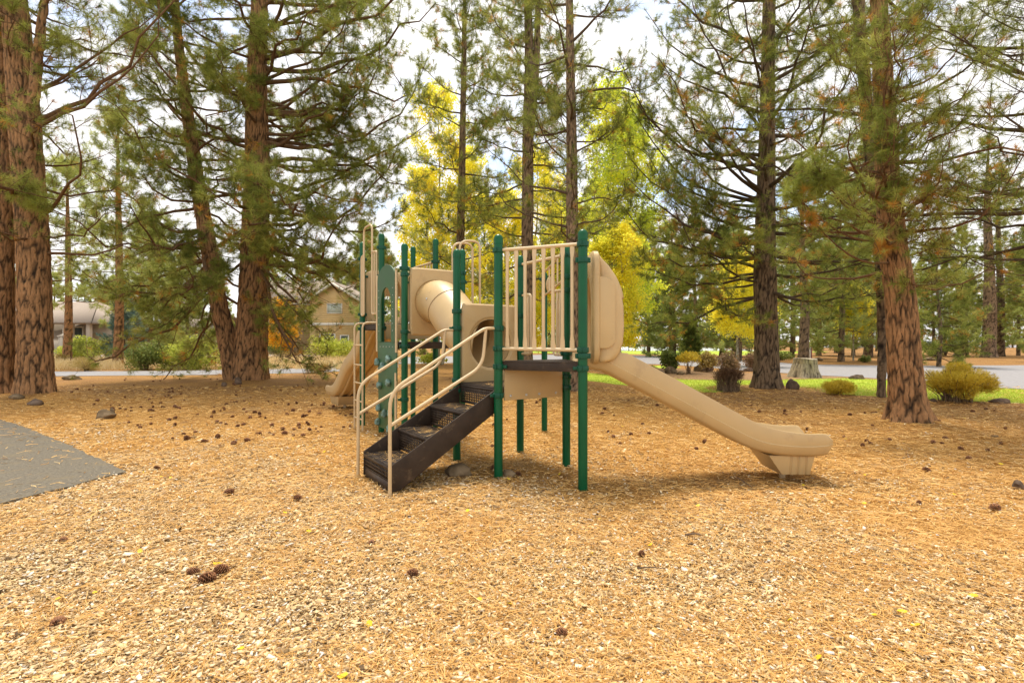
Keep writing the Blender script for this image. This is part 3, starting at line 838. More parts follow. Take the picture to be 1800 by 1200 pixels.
# riser panel between the two deck levels
def bolts(parent, pts, axis, r=.011):
    for p in pts:
        mb = MB(); mb.lathe([(r, 0), (r, .005), (r * .5, .009)], p, 9, axis)
        part(mb, "bolt", M['bolt'], 40, parent=parent)
mb = MB()
mid = pA + U * (S / 2) + Z * 1.0 + (-Vv) * .005
mb.box(mid, S - .14, .018, .36, U, Vv, Z)
rp = part(mb, "riser_panel", M['tan'], None, .004)
bolts(rp, [pA + U * t - Vv * .015 + Z * .865 for t in (.15, .36, .54, .78)], -Vv, .016)

# crawl tunnel with its two square end panels
def square_panel(mid, d, n, w, h, hole_r, th=.075):
    """rounded square plate with a round hole; d across, n outward, mid = hole centre height"""
    mb = MB()
    m = 48
    th_ = np.arange(m) * 2 * math.pi / m
    def ring(kind, depth, grow=0):
        out_ = []
        for t in th_:
            c, s = math.cos(t), math.sin(t)
            if kind == 'sq':
                k = 1 / max(abs(c) / (w / 2 + grow), abs(s) / (h / 2 + grow))
                x, y = c * k, s * k
                rr = .05
                ex, ey = max(0, abs(x) - (w / 2 + grow - rr)), max(0, abs(y) - (h / 2 + grow - rr))
                if ex > 0 and ey > 0:
                    q = math.hypot(ex, ey)
                    x = math.copysign(w / 2 + grow - rr + ex * rr / max(q, rr), x); y = math.copysign(h / 2 + grow - rr + ey * rr / max(q, rr), y)
            else:
                x, y = c * (hole_r + grow), s * (hole_r + grow)
            out_.append(mid + d * x + Z * y + n * depth)
        return out_
    rings = [ring('c', -th / 2, .035), ring('c', -th / 2 + .006, .03), ring('c', -th / 2 + .012, 0), ring('c', th / 2 - .012, 0), ring('c', th / 2 - .006, .03), ring('c', th / 2, .035),
             ring('sq', th / 2, -.02), ring('sq', th / 2 - .02, 0), ring('sq', -th / 2 + .02, 0), ring('sq', -th / 2, -.02), ring('c', -th / 2, .035)]
    mb.loft(rings, caps=False)
    return mb
t1 = (q3 + q6) / 2 + Z * 2.045; t2 = (pF + pD) / 2 + Z * 1.435
def tunnel():
    pth = spline([t1 - (-Vv) * .03, t1 + (-Vv) * .18 - Z * .005, t1 + (-Vv) * .45 - Z * .11, t1 - Vv * .85 - Z * .385, t1 - Vv * 1.2 - Z * .56, t2 + Vv * .12 + Z * .005, t2 - Vv * .0], 44)
    T = nrm(np.gradient(pth, axis=0))
    mb = MB()
    n = 32; th = np.arange(n) * 2 * math.pi / n
    s = np.cumsum(np.linalg.norm(np.gradient(pth, axis=0), axis=1)); s = s / s[-1]
    def ringset(r0, seam):
        out_ = []
        for p, t, q in zip(pth, T, s):
            a = nrm(np.cross(t, Z)); b = np.cross(a, t)
            r = r0
            if seam:
                for c in (.36, .74):
                    if abs(q - c) < .012: r = r0 - .012
            out_.append(p + r * (np.cos(th)[:, None] * a + np.sin(th)[:, None] * b))
        return out_
    mb.loft(ringset(.315, True), caps=False)
    mb.loft(ringset(.298, False), caps=False)
    o = part(mb, "tunnel", M['tan'], 50)
    d = U
    part(square_panel(t1, d, -Vv, .8, 1.0, .3), "end_panel", M['tan'], 40, parent=o)
    part(square_panel(t2, d, -Vv, .83, 1.0, .305), "end_panel", M['tan'], 40, parent=o)
    for mid in (t1, t2):
        for sx in (-1, 1):
            for sz in (-.43, .37):
                b = MB(); b.tube([mid + U * sx * .37 + Z * sz, mid + U * sx * .45 + Z * sz], .014, 8)
                part(b, "bracket", M['tan_metal'], 50, parent=o)
    for q in (15, 32):
        a = nrm(np.cross(T[q], Z)); bb = np.cross(a, T[q])
        tor = MB()
        tor.loft([[pth[q] + T[q] * dz + (.316 + dr) * (math.cos(t) * a + math.sin(t) * bb) for t in th] for dr, dz in ((-.01, -.006), (.004, -.006), (.004, .006), (-.01, .006))], caps=False)
        part(tor, "seam_flange", M['seam'], 30, parent=o)
    for q, ang in ((12, .6), (12, 2.4), (24, .9), (24, 2.2)):
        a = nrm(np.cross(T[q], Z)); bb = np.cross(a, T[q])
        dd = a * math.cos(ang) * -1 + bb * math.sin(ang) * (-1 if q == 24 else .3)
        dd = nrm(dd)
        b = MB(); b.lathe([(.016, -.004), (.016, .006), (.008, .01)], pth[q] + dd * .315, 10, dd)
        part(b, "bolt", M['bolt'], 40, parent=o)
tunnel()

# slides: a U-shaped chute lofted along its path (x outward, y across, z up)
def to_world(org, X, Yd):
    org, X, Yd = map(np.asarray, (org, X, Yd))
    return lambda V: org + np.asarray(V)[..., 0:1] * X + np.asarray(V)[..., 1:2] * Yd + np.asarray(V)[..., 2:3] * Z
def slide(tw, path, hw, walls, foot, ribs=False):
    P = spline(path, 46)
    tan = nrm(np.gradient(P, axis=0))
    t = np.linspace(0, 1, len(P))
    wall = np.interp(t, *walls)
    rings = []
    for i, (p, tg) in enumerate(zip(P, tan)):
        up = np.array((-tg[2], 0, tg[0]))
        w = wall[i]
        prof = [(-hw + .03, -.05), (0, -.055), (hw - .03, -.05), (hw, -.02), (hw + .012, .055), (hw + .004, .062), (hw + .012, w - .02), (hw + .004, w), (hw - .03, w), (hw - .042, w - .02),
                (hw - .06, .06), (hw - .11, .012), (0, .0), (-hw + .11, .012), (-hw + .06, .06), (-hw + .042, w - .02), (-hw + .03, w), (-hw - .004, w), (-hw - .012, w - .02), (-hw - .004, .062), (-hw - .012, .055), (-hw, -.02)]
        # the lip closes in a rounded end
        e = max(0.0, (t[i] - .965) / .035)
        k = math.sqrt(max(0, 1 - e * e * .92))
        rings.append([p + up * (.085 + (b - .085) * k) + np.array((0, a, 0)) for a, b in prof])
    mb = MB(); mb.loft(tw(rings))
    o = part(mb, "slide", M['tan'], 45)
    f = MB()
    (x0, x1, zt, zb) = foot
    L_ = x1 - x0
    def outline(wy, ca, fl):
        sx = [(x0 + ca, 0), (x0 + .42 * L_, 0)]
        for c in (.46, .62, .79):
            sx += [(x0 + c * L_, 0), (x0 + (c + .015) * L_, fl), (x0 + (c + .045) * L_, fl), (x0 + (c + .06) * L_, 0)]
        sx += [(x1 - ca * .25, 0)]
        return [(a, -wy + q, 0) for a, q in sx] + [(a, wy - q, 0) for a, q in reversed(sx)]
    f.loft([tw(np.array(outline(.215, .15, .012)) + np.array((0, 0, zb))), tw(np.array(outline(.245, .0, .012)) + np.array((0, 0, zt)))])
    part(f, "slide_foot", M['tan'], 40, .006, parent=o)
    g = MB(); c = tw(np.array((x0 + .55 * (x1 - x0), 0, 0.0)))
    g.tube([c - Z * .1, c + Z * zb + Z * .05], .03, 10)
    part(g, "foot_stub", M['tan_metal'], 50, parent=o)
    if ribs:
        r = MB()
        for yy in (-.17, 0, .17):
            q = [tw(p + np.array((0, yy, 0)) - np.array((-tg[2], 0, tg[0])) * .065) for p, tg in list(zip(P, tan))[4:40]]
            r.tube(q, .03, 8)
        part(r, "stiffening_rib", M['tan'], 60, parent=o)
    return o
def hood(tw, zb, zt, o, w=.37, dep=.24):
    # flat arch panel against the deck, then a bulging shell
    mb = MB()
    m = 40; th = np.linspace(0, 2 * math.pi, m, endpoint=False)
    def outl(gw, gh, x):
        pts = []
        cz, hh = (zb + zt) / 2, (zt - zb) / 2 + gh
        for t in th:
            c, s = math.cos(t), math.sin(t)
            e = 2 / 7
            pts.append((x, (w + .05 + gw) * math.copysign(abs(c) ** e, c), cz + hh * math.copysign(abs(s) ** e, s)))
        return pts
    def hole(g, x):
        pts = []
        for t in th:
            c, s = math.cos(t), math.sin(t)
            zc = zb + .6
            if s >= 0: y, z = (.26 + g) * c, zc + (.33 + g) * s
            else: y, z = (.26 + g) * math.copysign(abs(c) ** .3, c), zc + (.52 + g) * -abs(s) ** .3
            pts.append((x, y, z))
        return pts
    rr = [hole(0, .02), hole(0, .075), hole(.025, .09), outl(-.02, -.02, .09), outl(0, 0, .075), outl(0, 0, .03), outl(-.02, -.02, .01), hole(.02, .01), hole(0, .02)]
    mb.loft(tw(np.array(rr)), caps=False)
    part(mb, "hood_panel", M['tan'], 45, parent=o)
    mb = MB()
    nz_, ny_ = 34, 31
    zs = np.linspace(0, 1, nz_)
    D = np.interp(zs, [0, .03, .08, .18, .32, .52, .68, .81, .92, 1], [.09, .16, .205, .238, .25, .245, .218, .165, .09, .0]) * dep / .25
    V = []
    for zz, d_ in zip(zs, D):
        for a in np.linspace(-1, 1, ny_):
            ph = a * math.pi / 2
            e = 2 / 5.0
            y = w * math.copysign(abs(math.sin(ph)) ** e, a); x = .085 + d_ * abs(math.cos(ph)) ** e
            V.append((x, y, zb + .03 + (zt - zb - .1) * zz))
    F = []
    for i in range(nz_ - 1):
        for j in range(ny_ - 1):
            a = -1 + 2 * (j + .5) / (ny_ - 1); zz = (zs[i] + zs[i + 1]) / 2
            if abs(a) < .52 and .02 < zz < .62: continue
            F.append((i * ny_ + j, i * ny_ + j + 1, (i + 1) * ny_ + j + 1, (i + 1) * ny_ + j))
    mb.add(tw(np.array(V)), [np.array(F)])
    ho = part(mb, "slide_hood", M['tan'], 60, parent=o)
    sol = ho.modifiers.new("thick", 'SOLIDIFY'); sol.thickness = .012; sol.offset = 0
    # raised side pads
    for sgn in (-1, 1):
        mb = MB(); pts = []
        x0, x1, z0, z1 = .085, .085 + dep * .52, zb + .17, zb + .9
        pts = [(x0, z0)] + [(x1 - .1 + .1 * math.sin(t), z0 + .1 - .1 * math.cos(t)) for t in np.linspace(0, math.pi / 2, 7)] + [(x1, z1 - .12)] + [(x0 + (x1 - x0) * math.cos(t), z1 - .12 + .12 * math.sin(t)) for t in np.linspace(.2, math.pi / 2, 6)]
        mb.prism(tw(np.array([(a, sgn * (w - .012), b) for a, b in pts])), tw(np.array((0, sgn * .045, 0))) - tw(np.array((0, 0, 0))))
        part(mb, "side_pad", M['tan'], 50, .008, parent=o)
twR = to_world((.70, 5.70, 0), (1, 0, 0), (0, 1, 0))
sr = slide(twR, [(-.02, 0, 1.235), (.25, 0, 1.2), (.5, 0, 1.08), (1.0, 0, .815), (1.5, 0, .545), (1.8, 0, .395), (2.05, 0, .335), (2.35, 0, .315), (2.62, 0, .33)], .29,
           ([0, .12, .2, .7, .8, .9, 1], [.1, .14, .225, .215, .2, .185, .18]), (1.98, 2.46, .27, .065))
hood(to_world((.805, 5.70, 0), (1, 0, 0), (0, 1, 0)), 1.22, 2.40, sr, .37, .30)
mb = MB()
for k in range(3):
    yy = .12 + .07 * k
    mb.tube(spline([twR(np.array(p)) for p in ((.1, yy, 2.36), (.2, yy, 2.35), (.33, yy, 2.23), (.45, yy, 2.1), (.5, yy, 2.02), (.48, yy, 1.95), (.4, yy, 1.92))], 20), .019, 8)
part(mb, "grab_tube", M['tan_metal'], 60, parent=sr)
mL = (q1 + q4) / 2
twL = to_world(mL, Vv, -U)
sl = slide(twL, [(-.02, 0, Z_TOP - .02), (.25, 0, Z_TOP - .03), (.6, 0, 1.5), (1.0, 0, 1.14), (1.35, 0, .98), (1.65, 0, .84), (2.1, 0, .5), (2.45, 0, .34), (2.8, 0, .31), (3.1, 0, .33)], .31,
           ([0, .12, .2, .7, .85, 1], [.14, .2, .23, .21, .18, .15]), (2.3, 3.0, .27, .07), ribs=True)
hood(twL, Z_TOP - .02, 2.72, sl)

# climbing wall on the side q2-q3
def climbing_wall():
    n = -U; d = -Vv          # d runs from q2 towards q3
    o0 = q2 + n * .09
    mb = MB()
    lo = [(.1, .12), (.78, .12), (.86, .9), (.86, 1.45), (.06, 1.45), (.1, .9)]
    mb.prism([o0 + d * a + Z * b for a, b in lo], -n * .02)
    o = part(mb, "climbing_wall", M['wall_green'], None, .004)
    # arched upper panel with an arched opening
    m = 22
    out_, inn = [], []
    zt, zb = 2.62, 1.43
    th = np.linspace(0, math.pi, m)
    out_ = [(.1, zb + .02)] + [(.46 - .36 * math.cos(t), 2.4 + .22 * math.sin(t)) for t in th] + [(.82, zb + .02)]
    inn = [(.24, zb + .02)] + [(.46 - .22 * math.cos(t), 2.0 + .28 * math.sin(t)) for t in th] + [(.68, zb + .02)]
    A = [o0 + n * .012 + d * a + Z * b for a, b in out_]; B = [o0 + n * .012 + d * a + Z * b for a, b in inn]
    mb = MB()
    k = len(A)
    V = np.array(A + B + [p - n * .02 for p in A] + [p - n * .02 for p in B])
    F = []
    for i in range(k - 1):
        F += [(i, i + 1, k + i + 1, k + i), (2 * k + i + 1, 2 * k + i, 3 * k + i, 3 * k + i + 1), (i + 1, i, 2 * k + i, 2 * k + i + 1), (k + i, k + i + 1, 3 * k + i + 1, 3 * k + i)]
    mb.add(V, [np.array(F)])
    ap = part(mb, "arch_panel", M['wall_green'], 30, parent=o)
    b = MB()
    for zz in np.linspace(1.62, 2.25, 7):
        for a in (.17, .75): b.lathe([(.008, 0), (.006, .006)], o0 + n * .014 + d * a + Z * zz, 8, n)
    for a in np.linspace(.2, .72, 5): b.lathe([(.009, 0), (.006, .006)], o0 + n * .002 + d * a + Z * 1.38, 8, n)
    part(b, "panel_bolt", M['bolt'], 40, parent=o)
    for a, z0, z1 in ((.055, 1.3, 2.5), (.86, 1.3, 2.5), (.84, .1, 1.0)):
        mb = MB(); mb.tube([o0 + d * a + Z * z0, o0 + d * a + Z * z1], .02, 9)
        part(mb, "edge_pipe", M['tan_metal'], 50, parent=o)
    rg = np.random.default_rng(5)
    for a, z in ((.12, 1.13), (.36, 1.08), (.6, 1.19), (.22, .78), (.6, .84), (.18, .42), (.42, .36), (.68, .4), (.14, .2), (.64, .15)):
        bm = bmesh.new()
        bmesh.ops.create_icosphere(bm, subdivisions=3, radius=1)
        ph = rg.uniform(0, 6, 3)
        for v in bm.verts:
            c = v.co
            lump = 1 + .28 * math.sin(3 * math.atan2(c.y, c.x) + ph[0]) * (1 - abs(c.z)) + .15 * math.sin(5 * c.x + ph[1]) * math.sin(4 * c.y + ph[2])
            hole = .55 * math.exp(-((c.x) ** 2 + (c.y) ** 2) / .1) if c.z > 0 else 0
            v.co = Vector((c.x * .058 * lump, c.y * .05 * lump, (c.z * .045 + .03) * (1 - hole)))
        me = bpy.data.meshes.new("handhold")
        Mx = Matrix((tuple(d) , tuple(Z), tuple(n))).transposed().to_4x4() @ Matrix.Rotation(ph[0], 4, 'Z')
        bmesh.ops.transform(bm, matrix=Matrix.Translation(Vector(o0 + d * a + Z * z + n * .0 - ROOT)) @ Mx, verts=bm.verts)
        bm.to_mesh(me); bm.free()
        me.polygons.foreach_set("use_smooth", np.ones(len(me.polygons), bool))
        link("handhold", me, M['hold'], o)
climbing_wall()

# vertical ladder and hand loops on the side q1-q2
dL = (q2 - q1) / S
mb = MB()
rails = []
for a in (.2, .62):
    b = q1 + dL * a - U * .2
    mb.tube(rounded([b - Z * .05, b + Z * 1.77, q1 + dL * a + U * .02 + Z * 1.77], .1), .0165, 9)
lad = part(mb, "ladder", M['tan_metal'], 50)
for z in (.18, .47, .77, 1.07, 1.4):
    r_ = MB(); r_.tube([q1 + dL * .2 - U * .2 + Z * z, q1 + dL * .62 - U * .2 + Z * z], .0135, 8)
    part(r_, "rung", M['tan_metal'], 50, parent=lad)
mb = MB()
b = q1 - U * .04
mb.tube(rounded([b + dL * .2 + Z * 1.92, b + dL * .2 + Z * 3.4, b + dL * .62 + Z * 3.4, b + dL * .62 + Z * 1.92], .12), .0165, 9)
for a0, a1 in ((.2, .07), (.62, .84)):
    mb.tube(rounded([b + dL * a0 + Z * 2.0, b + dL * a0 + Z * 1.91, b + dL * a1 + Z * 1.91, b + dL * a1 + Z * 2.92, b + dL * a0 + Z * 2.94], .05), .0165, 9)
    mb.tube([b + dL * (a0 * .5 + a1 * .5) + Z * 1.92, b + dL * (a0 * .5 + a1 * .5) + Z * 2.93], .0145, 9)
part(mb, "entry_arch", M['tan_metal'], 50)
for a in (.15, .4):
    mb = MB()
    b = q6 + (q5 - q6) * a
    mb.tube(rounded([b + U * .03 + Z * 1.5, b + U * .03 + Z * 3.05, b + U * .4 + Z * 3.08, b + U * .4 + Z * 1.42, b + U * .03 + Z * 1.42], .14), .019, 9)
    part(mb, "hand_loop", M['tan_metal'], 50)
mb = MB()
mb.tube([q5 + U * .05 + Z * 2.4 - Vv * .06, q6 + U * .0 + Z * 2.38 + Vv * .06], .018, 9)
part(mb, "top_bar", M['tan_metal'], 50)
# kick panel under the entry between q2 and q5
mb = MB(); mb.box((q2 + q5) / 2 + Z * 1.62, S - .13, .016, .24, U, Vv, Z)
part(mb, "riser_panel", M['tan'], None, .004)

# ------------------------------------------------------------------ trees
def tube_batch(P, r, sides):
    """P (N,n,3) paths, r (N,n) radii -> verts, quads"""
    Nn, n = P.shape[:2]
    T = nrm(np.gradient(P, axis=1))
    mean = nrm(P[:, -1] - P[:, 0])
    ref = np.where(np.abs(mean[:, 2:3]) > .85, np.array((1.0, 0, 0)), np.array((0, 0, 1.0)))
    a = nrm(np.cross(T, ref[:, None])); b = np.cross(T, a)
    th = np.arange(sides) * 2 * math.pi / sides
    V = P[:, :, None] + r[:, :, None, None] * (np.cos(th)[:, None] * a[:, :, None] + np.sin(th)[:, None] * b[:, :, None])
    i = (np.arange(Nn)[:, None, None] * n + np.arange(n - 1)[None, :, None]) * sides
    k = np.arange(sides); k2 = (k + 1) % sides
    F = np.stack([i + k, i + k2, i + sides + k2, i + sides + k], -1).reshape(-1, 4)
    return V.reshape(-1, 3), F

def hash2(i, j, s):
    h = np.sin(i * 127.1 + j * 311.7 + s * 74.7) * 43758.5453
    return h - np.floor(h)

def vnoise(u, v, per, s):
    """smooth value noise, periodic in u"""
    per = max(1, round(per))
    iu, iv = np.floor(u), np.floor(v); fu, fv = u - iu, v - iv
    fu = fu * fu * (3 - 2 * fu); fv = fv * fv * (3 - 2 * fv)
    g = lambda i, j: hash2(np.mod(iu + i, per), iv + j, s)
    return (g(0, 0) * (1 - fu) + g(1, 0) * fu) * (1 - fv) + (g(0, 1) * (1 - fu) + g(1, 1) * fu) * fv

def bark_field(u, v, per, s):
    """plated bark: distance between the two nearest jittered cell points (0 in a crack)"""
    iu, iv = np.floor(u), np.floor(v)
    d1 = np.full(u.shape, 9.0); d2 = d1.copy()
    for di in (-1, 0, 1):
        for dj in (-1, 0, 1):
            ci, cj = iu + di, iv + dj
            w = np.mod(ci, per)
            px_, py_ = ci + .15 + .7 * hash2(w, cj, s), cj + .1 + .8 * hash2(w, cj, s + 3)
            d = np.hypot(u - px_, v - py_)
            n1 = np.minimum(d1, d); d2 = np.where(d < d1, d1, np.minimum(d2, d)); d1 = n1
    return d2 - d1

def trunk_mesh(path, rad, res=.05, plate=(0.072, 0.49), depth=.035, flare=.35, seed=0, nmax=100):
    """path: (n,3) control points, rad: radii there; returns verts, quads, crack"""
    ln = np.linalg.norm(np.diff(np.asarray(path, float), axis=0), axis=1).sum()
    n = int(min(260, max(14, ln / res)))
    P = spline(path, n)
    s = np.concatenate([[0], np.cumsum(np.linalg.norm(np.diff(P, axis=0), axis=1))])
    r = np.interp(np.linspace(0, 1, n), np.linspace(0, 1, len(rad)), rad)
    r = r * (1 + flare * np.exp(-s / (r[0] * 1.1)))
    sides = int(min(nmax, max(10, 2 * math.pi * r[0] / res)))
    th = np.arange(sides) * 2 * math.pi / sides
    T = nrm(np.gradient(P, axis=0))
    a = nrm(np.cross(T, (0.0, 1.0, 0.01))); b = np.cross(T, a)
    TH, Sg = np.meshgrid(th, s)
    per = max(5, round(2 * math.pi * r[n // 3] / plate[0]))
    uu, vv = TH / (2 * math.pi) * per, Sg / plate[1]
    w1 = vnoise(uu * .9, vv * 2.6, per * .9, seed) - .5; w2 = vnoise(uu * 2.0, vv * 6.0, per * 2, seed + 5) - .5
    wv = vnoise(uu * 1.0, vv * 1.4, per, seed + 7) - .5
    f = bark_field(uu + .85 * w1 + .4 * w2, vv + .7 * wv, per, seed)
    f2 = bark_field(uu * 2 + .9 * w2 + w1, vv * 1.7 + wv, per * 2, seed + 9)
    root = np.exp(-Sg / (r[0] * 1.0)) * (.16 * np.sin(5 * TH + seed) + .1 * np.sin(9 * TH + seed * 1.7)) * flare * 2
    lump = .03 * np.sin(3 * TH + Sg * 1.1 + seed) + .03 * np.sin(2 * TH - Sg * .7)
    d = depth * np.minimum(1, (r / r[0]))[:, None] * (np.clip(f * 1.9, 0, 1) ** .6 + .35 * np.clip(f2 * 2, 0, 1) - .8)
    RR = r[:, None] * (1 + root + lump) + d
    V = P[:, None] + RR[..., None] * (np.cos(TH)[..., None] * a[:, None] + np.sin(TH)[..., None] * b[:, None])
    i = np.arange(n - 1)[:, None] * sides; k = np.arange(sides)[None]; k2 = (k + 1) % sides
    F = np.stack([i + k, i + k2, i + sides + k2, i + sides + k], -1).reshape(-1, 4)
    cr_ = np.clip(f * 1.1 * (.5 + .5 * np.clip(f2 * 2.2, 0, 1)) + .12 * w2 + .06, 0, 1)
    return V.reshape(-1, 3), F, cr_.ravel(), P, r

NEEDLE_W, NEEDLE_K = 1.75, 1.1
def tuft_mesh(pos, axis, size, K, width, tint, rg, open_=1.0):
    """starbursts of needles: pos (M,3), axis (M,3)"""
    width = width * NEEDLE_W; K = int(K * NEEDLE_K)
    Mn = len(pos)
    d = rg.normal(0, 1, (Mn, K, 3))
    d = nrm(nrm(d) * open_ + axis[:, None] * .75 + np.array((0, 0, -.12)))
    l = size[:, None] * rg.uniform(.7, 1.15, (Mn, K))
    base = pos[:, None] - axis[:, None] * (rg.random((Mn, K)) * size[:, None] * .55)[..., None]
    s = nrm(np.cross(d, rg.normal(0, 1, (Mn, K, 3)))) * (width / 2)
    tip = base + d * l[..., None]
    mid = base + d * (l * .55)[..., None]
    V = np.stack([base - s * .6, base + s * .6, mid + s, tip - np.array((0, 0, .12)) * l[..., None] * .5, mid - s], 2)
    V = np.stack([base - s * .7, tip + np.array((0, 0, -.06)) * l[..., None], base + s * .7], 2).reshape(-1, 3)
    F = np.arange(len(V)).reshape(-1, 3)
    t = np.clip(np.repeat(tint, K) + rg.normal(0, .05, Mn * K), 0, 1)
    dead = np.repeat(tint > .9, K)
    t = np.where(dead, np.clip(t, .9, 1), np.minimum(t, .87))
    return V, F, t

def grow(P, r, z0, z1, n_limb, length, rg, *, droop=.0, rise=.0, subs=11, twigs=4, tl=(.2, .42), prof=None, az=None, limb_r=.2, bare=.25, sparse=0.0, upturn=.25, extra=None, dead_low=.0, wig=.09, sub_len=.4, mid=True, tt0=.25):
    """limbs, side branches and twigs of a conifer along trunk path P; returns wood verts/quads and tuft pos/axis/height"""
    zs = P[:, 2]
    woods = []
    t_ = np.linspace(0, 1, n_limb) if n_limb > 1 else np.array([.5])
    h = z0 + (z1 - z0) * np.clip(t_ + rg.normal(0, .35 / n_limb, n_limb), 0, 1)
    A = (np.arange(n_limb) * 2.39996 + rg.normal(0, .35, n_limb)) if az is None else az(n_limb, rg)
    fr = np.clip((h - z0) / (z1 - z0), 0, 1)
    pr = np.interp(fr, [0, .15, .5, .8, 1], prof if prof is not None else [.75, 1, .85, .5, .16])
    Ls = length * pr * rg.uniform(.65, 1.15, n_limb)
    slope = np.interp(fr, [0, .4, 1], [-.12 - droop, .12 - droop * .5, .65]) + rise + rg.normal(0, .12, n_limb)
    if extra is not None:
        eh, ea, el, es = np.asarray(extra, float).T
        h = np.r_[h, eh]; A = np.r_[A, np.radians(ea)]; Ls = np.r_[Ls, el]; slope = np.r_[slope, es]; fr = np.r_[fr, np.clip((eh - z0) / (z1 - z0), 0, 1)]
    Nn = len(h)
    idx = np.clip(np.searchsorted(zs, h), 1, len(zs) - 1)
    B = P[idx]; rb = r[idx]
    m = 10
    t = np.linspace(0, 1, m)
    out_ = np.stack([np.cos(A), np.sin(A), A * 0], -1); sd = np.stack([-np.sin(A), np.cos(A), A * 0], -1)
    wob = np.cumsum(rg.normal(0, wig, (Nn, m)), 1) * t * .5; wob2 = np.cumsum(rg.normal(0, wig, (Nn, m)), 1) * t * .4
    zz = slope[:, None] * t - droop * .8 * np.sin(t * math.pi * .7) * .5 + upturn * t ** 3
    LP = B[:, None] + Ls[:, None, None] * (out_[:, None] * (t * (1 - .08 * t))[None, :, None] + sd[:, None] * wob[..., None] + np.array((0, 0, 1.0)) * (zz + wob2)[..., None])
    lr = np.minimum(rb * .45, .011 + Ls * .0115 * limb_r / .2)[:, None] * (1 - .86 * t)[None]
    woods.append(tube_batch(LP, np.maximum(lr, .005), 6))
    # side branches
    ts = bare + (1 - bare) * (np.arange(subs)[None] + rg.random((Nn, subs))) / subs
    f = ts * (m - 1); i0 = np.clip(f.astype(int), 0, m - 2); u = (f - i0)[..., None]
    li = np.arange(Nn)[:, None]
    sp = LP[li, i0] * (1 - u) + LP[li, i0 + 1] * u
    tg = nrm(LP[li, i0 + 1] - LP[li, i0])
    side = np.where((np.arange(subs) % 2) == 0, 1, -1)[None, :, None] * sd[:, None]
    sdir = nrm(tg * rg.uniform(.35, .95, (Nn, subs, 1)) + side * rg.uniform(.5, 1, (Nn, subs, 1)) + np.array((0, 0, 1)) * rg.normal(.0, .38, (Nn, subs, 1)))
    sl_ = np.clip(Ls[:, None] * sub_len * (1.05 - .75 * ts) * rg.uniform(.5, 1.2, (Nn, subs)), .22, 1.9)
    keep = rg.random((Nn, subs)) > sparse
    sp, sdir, sl_ = sp[keep], sdir[keep], sl_[keep]
    hh = np.broadcast_to(fr[:, None], keep.shape)[keep]
    m2 = 5; t2 = np.linspace(0, 1, m2)
    curve = rg.normal(0, .16, (len(sp), 3)) + np.array((0, 0, .05 - droop * .45))
    SP = sp[:, None] + sl_[:, None, None] * (sdir[:, None] * t2[None, :, None] + curve[:, None] * (t2 ** 2)[None, :, None])
    woods.append(tube_batch(SP, (.0045 + .006 * sl_)[:, None] * (1 - .7 * t2)[None], 4))
    # twigs
    twigs += 2
    tt = tt0 + (1 - tt0) * (np.arange(twigs)[None] + rg.random((len(sp), twigs))) / twigs
    f = tt * (m2 - 1); i0 = np.clip(f.astype(int), 0, m2 - 2); u = (f - i0)[..., None]
    li = np.arange(len(sp))[:, None]
    tp = SP[li, i0] * (1 - u) + SP[li, i0 + 1] * u
    td = nrm(nrm(SP[li, i0 + 1] - SP[li, i0]) * .7 + rg.normal(0, .55, tp.shape) + np.array((0, 0, .25)))
    tln = rg.uniform(*tl, tt.shape)
    t3 = np.array((0, .55, 1.0))
    TP = tp[..., None, :] + tln[..., None, None] * (td[..., None, :] * t3[:, None] + np.array((0, 0, .22)) * (t3 ** 2)[:, None])
    TP = TP.reshape(-1, 3, 3)
    woods.append(tube_batch(TP, np.broadcast_to(np.array((.005, .0038, .0025)), TP.shape[:2]), 3))
    k2_ = 2 if mid else 1
    pos = np.concatenate([TP[:, 2], TP[:, 1] * .6 + TP[:, 2] * .4][:k2_]); ax = np.tile(nrm(TP[:, 2] - TP[:, 1]), (k2_, 1))
    hp = np.tile(np.repeat(hh, twigs), k2_)
    ep = SP[:, -1]; ea = nrm(SP[:, -1] - SP[:, -2])
    lp = LP[:, -1]; la = nrm(LP[:, -1] - LP[:, -2])
    return woods, np.concatenate([pos, ep, lp]), np.concatenate([ax, ea, la]), np.concatenate([hp, hh, fr])

def join(parts):
    V, F, n = [], [], 0
    for v, f in parts:
        V.append(v); F.append(f + n); n += len(v)
    return np.concatenate(V), np.concatenate(F)

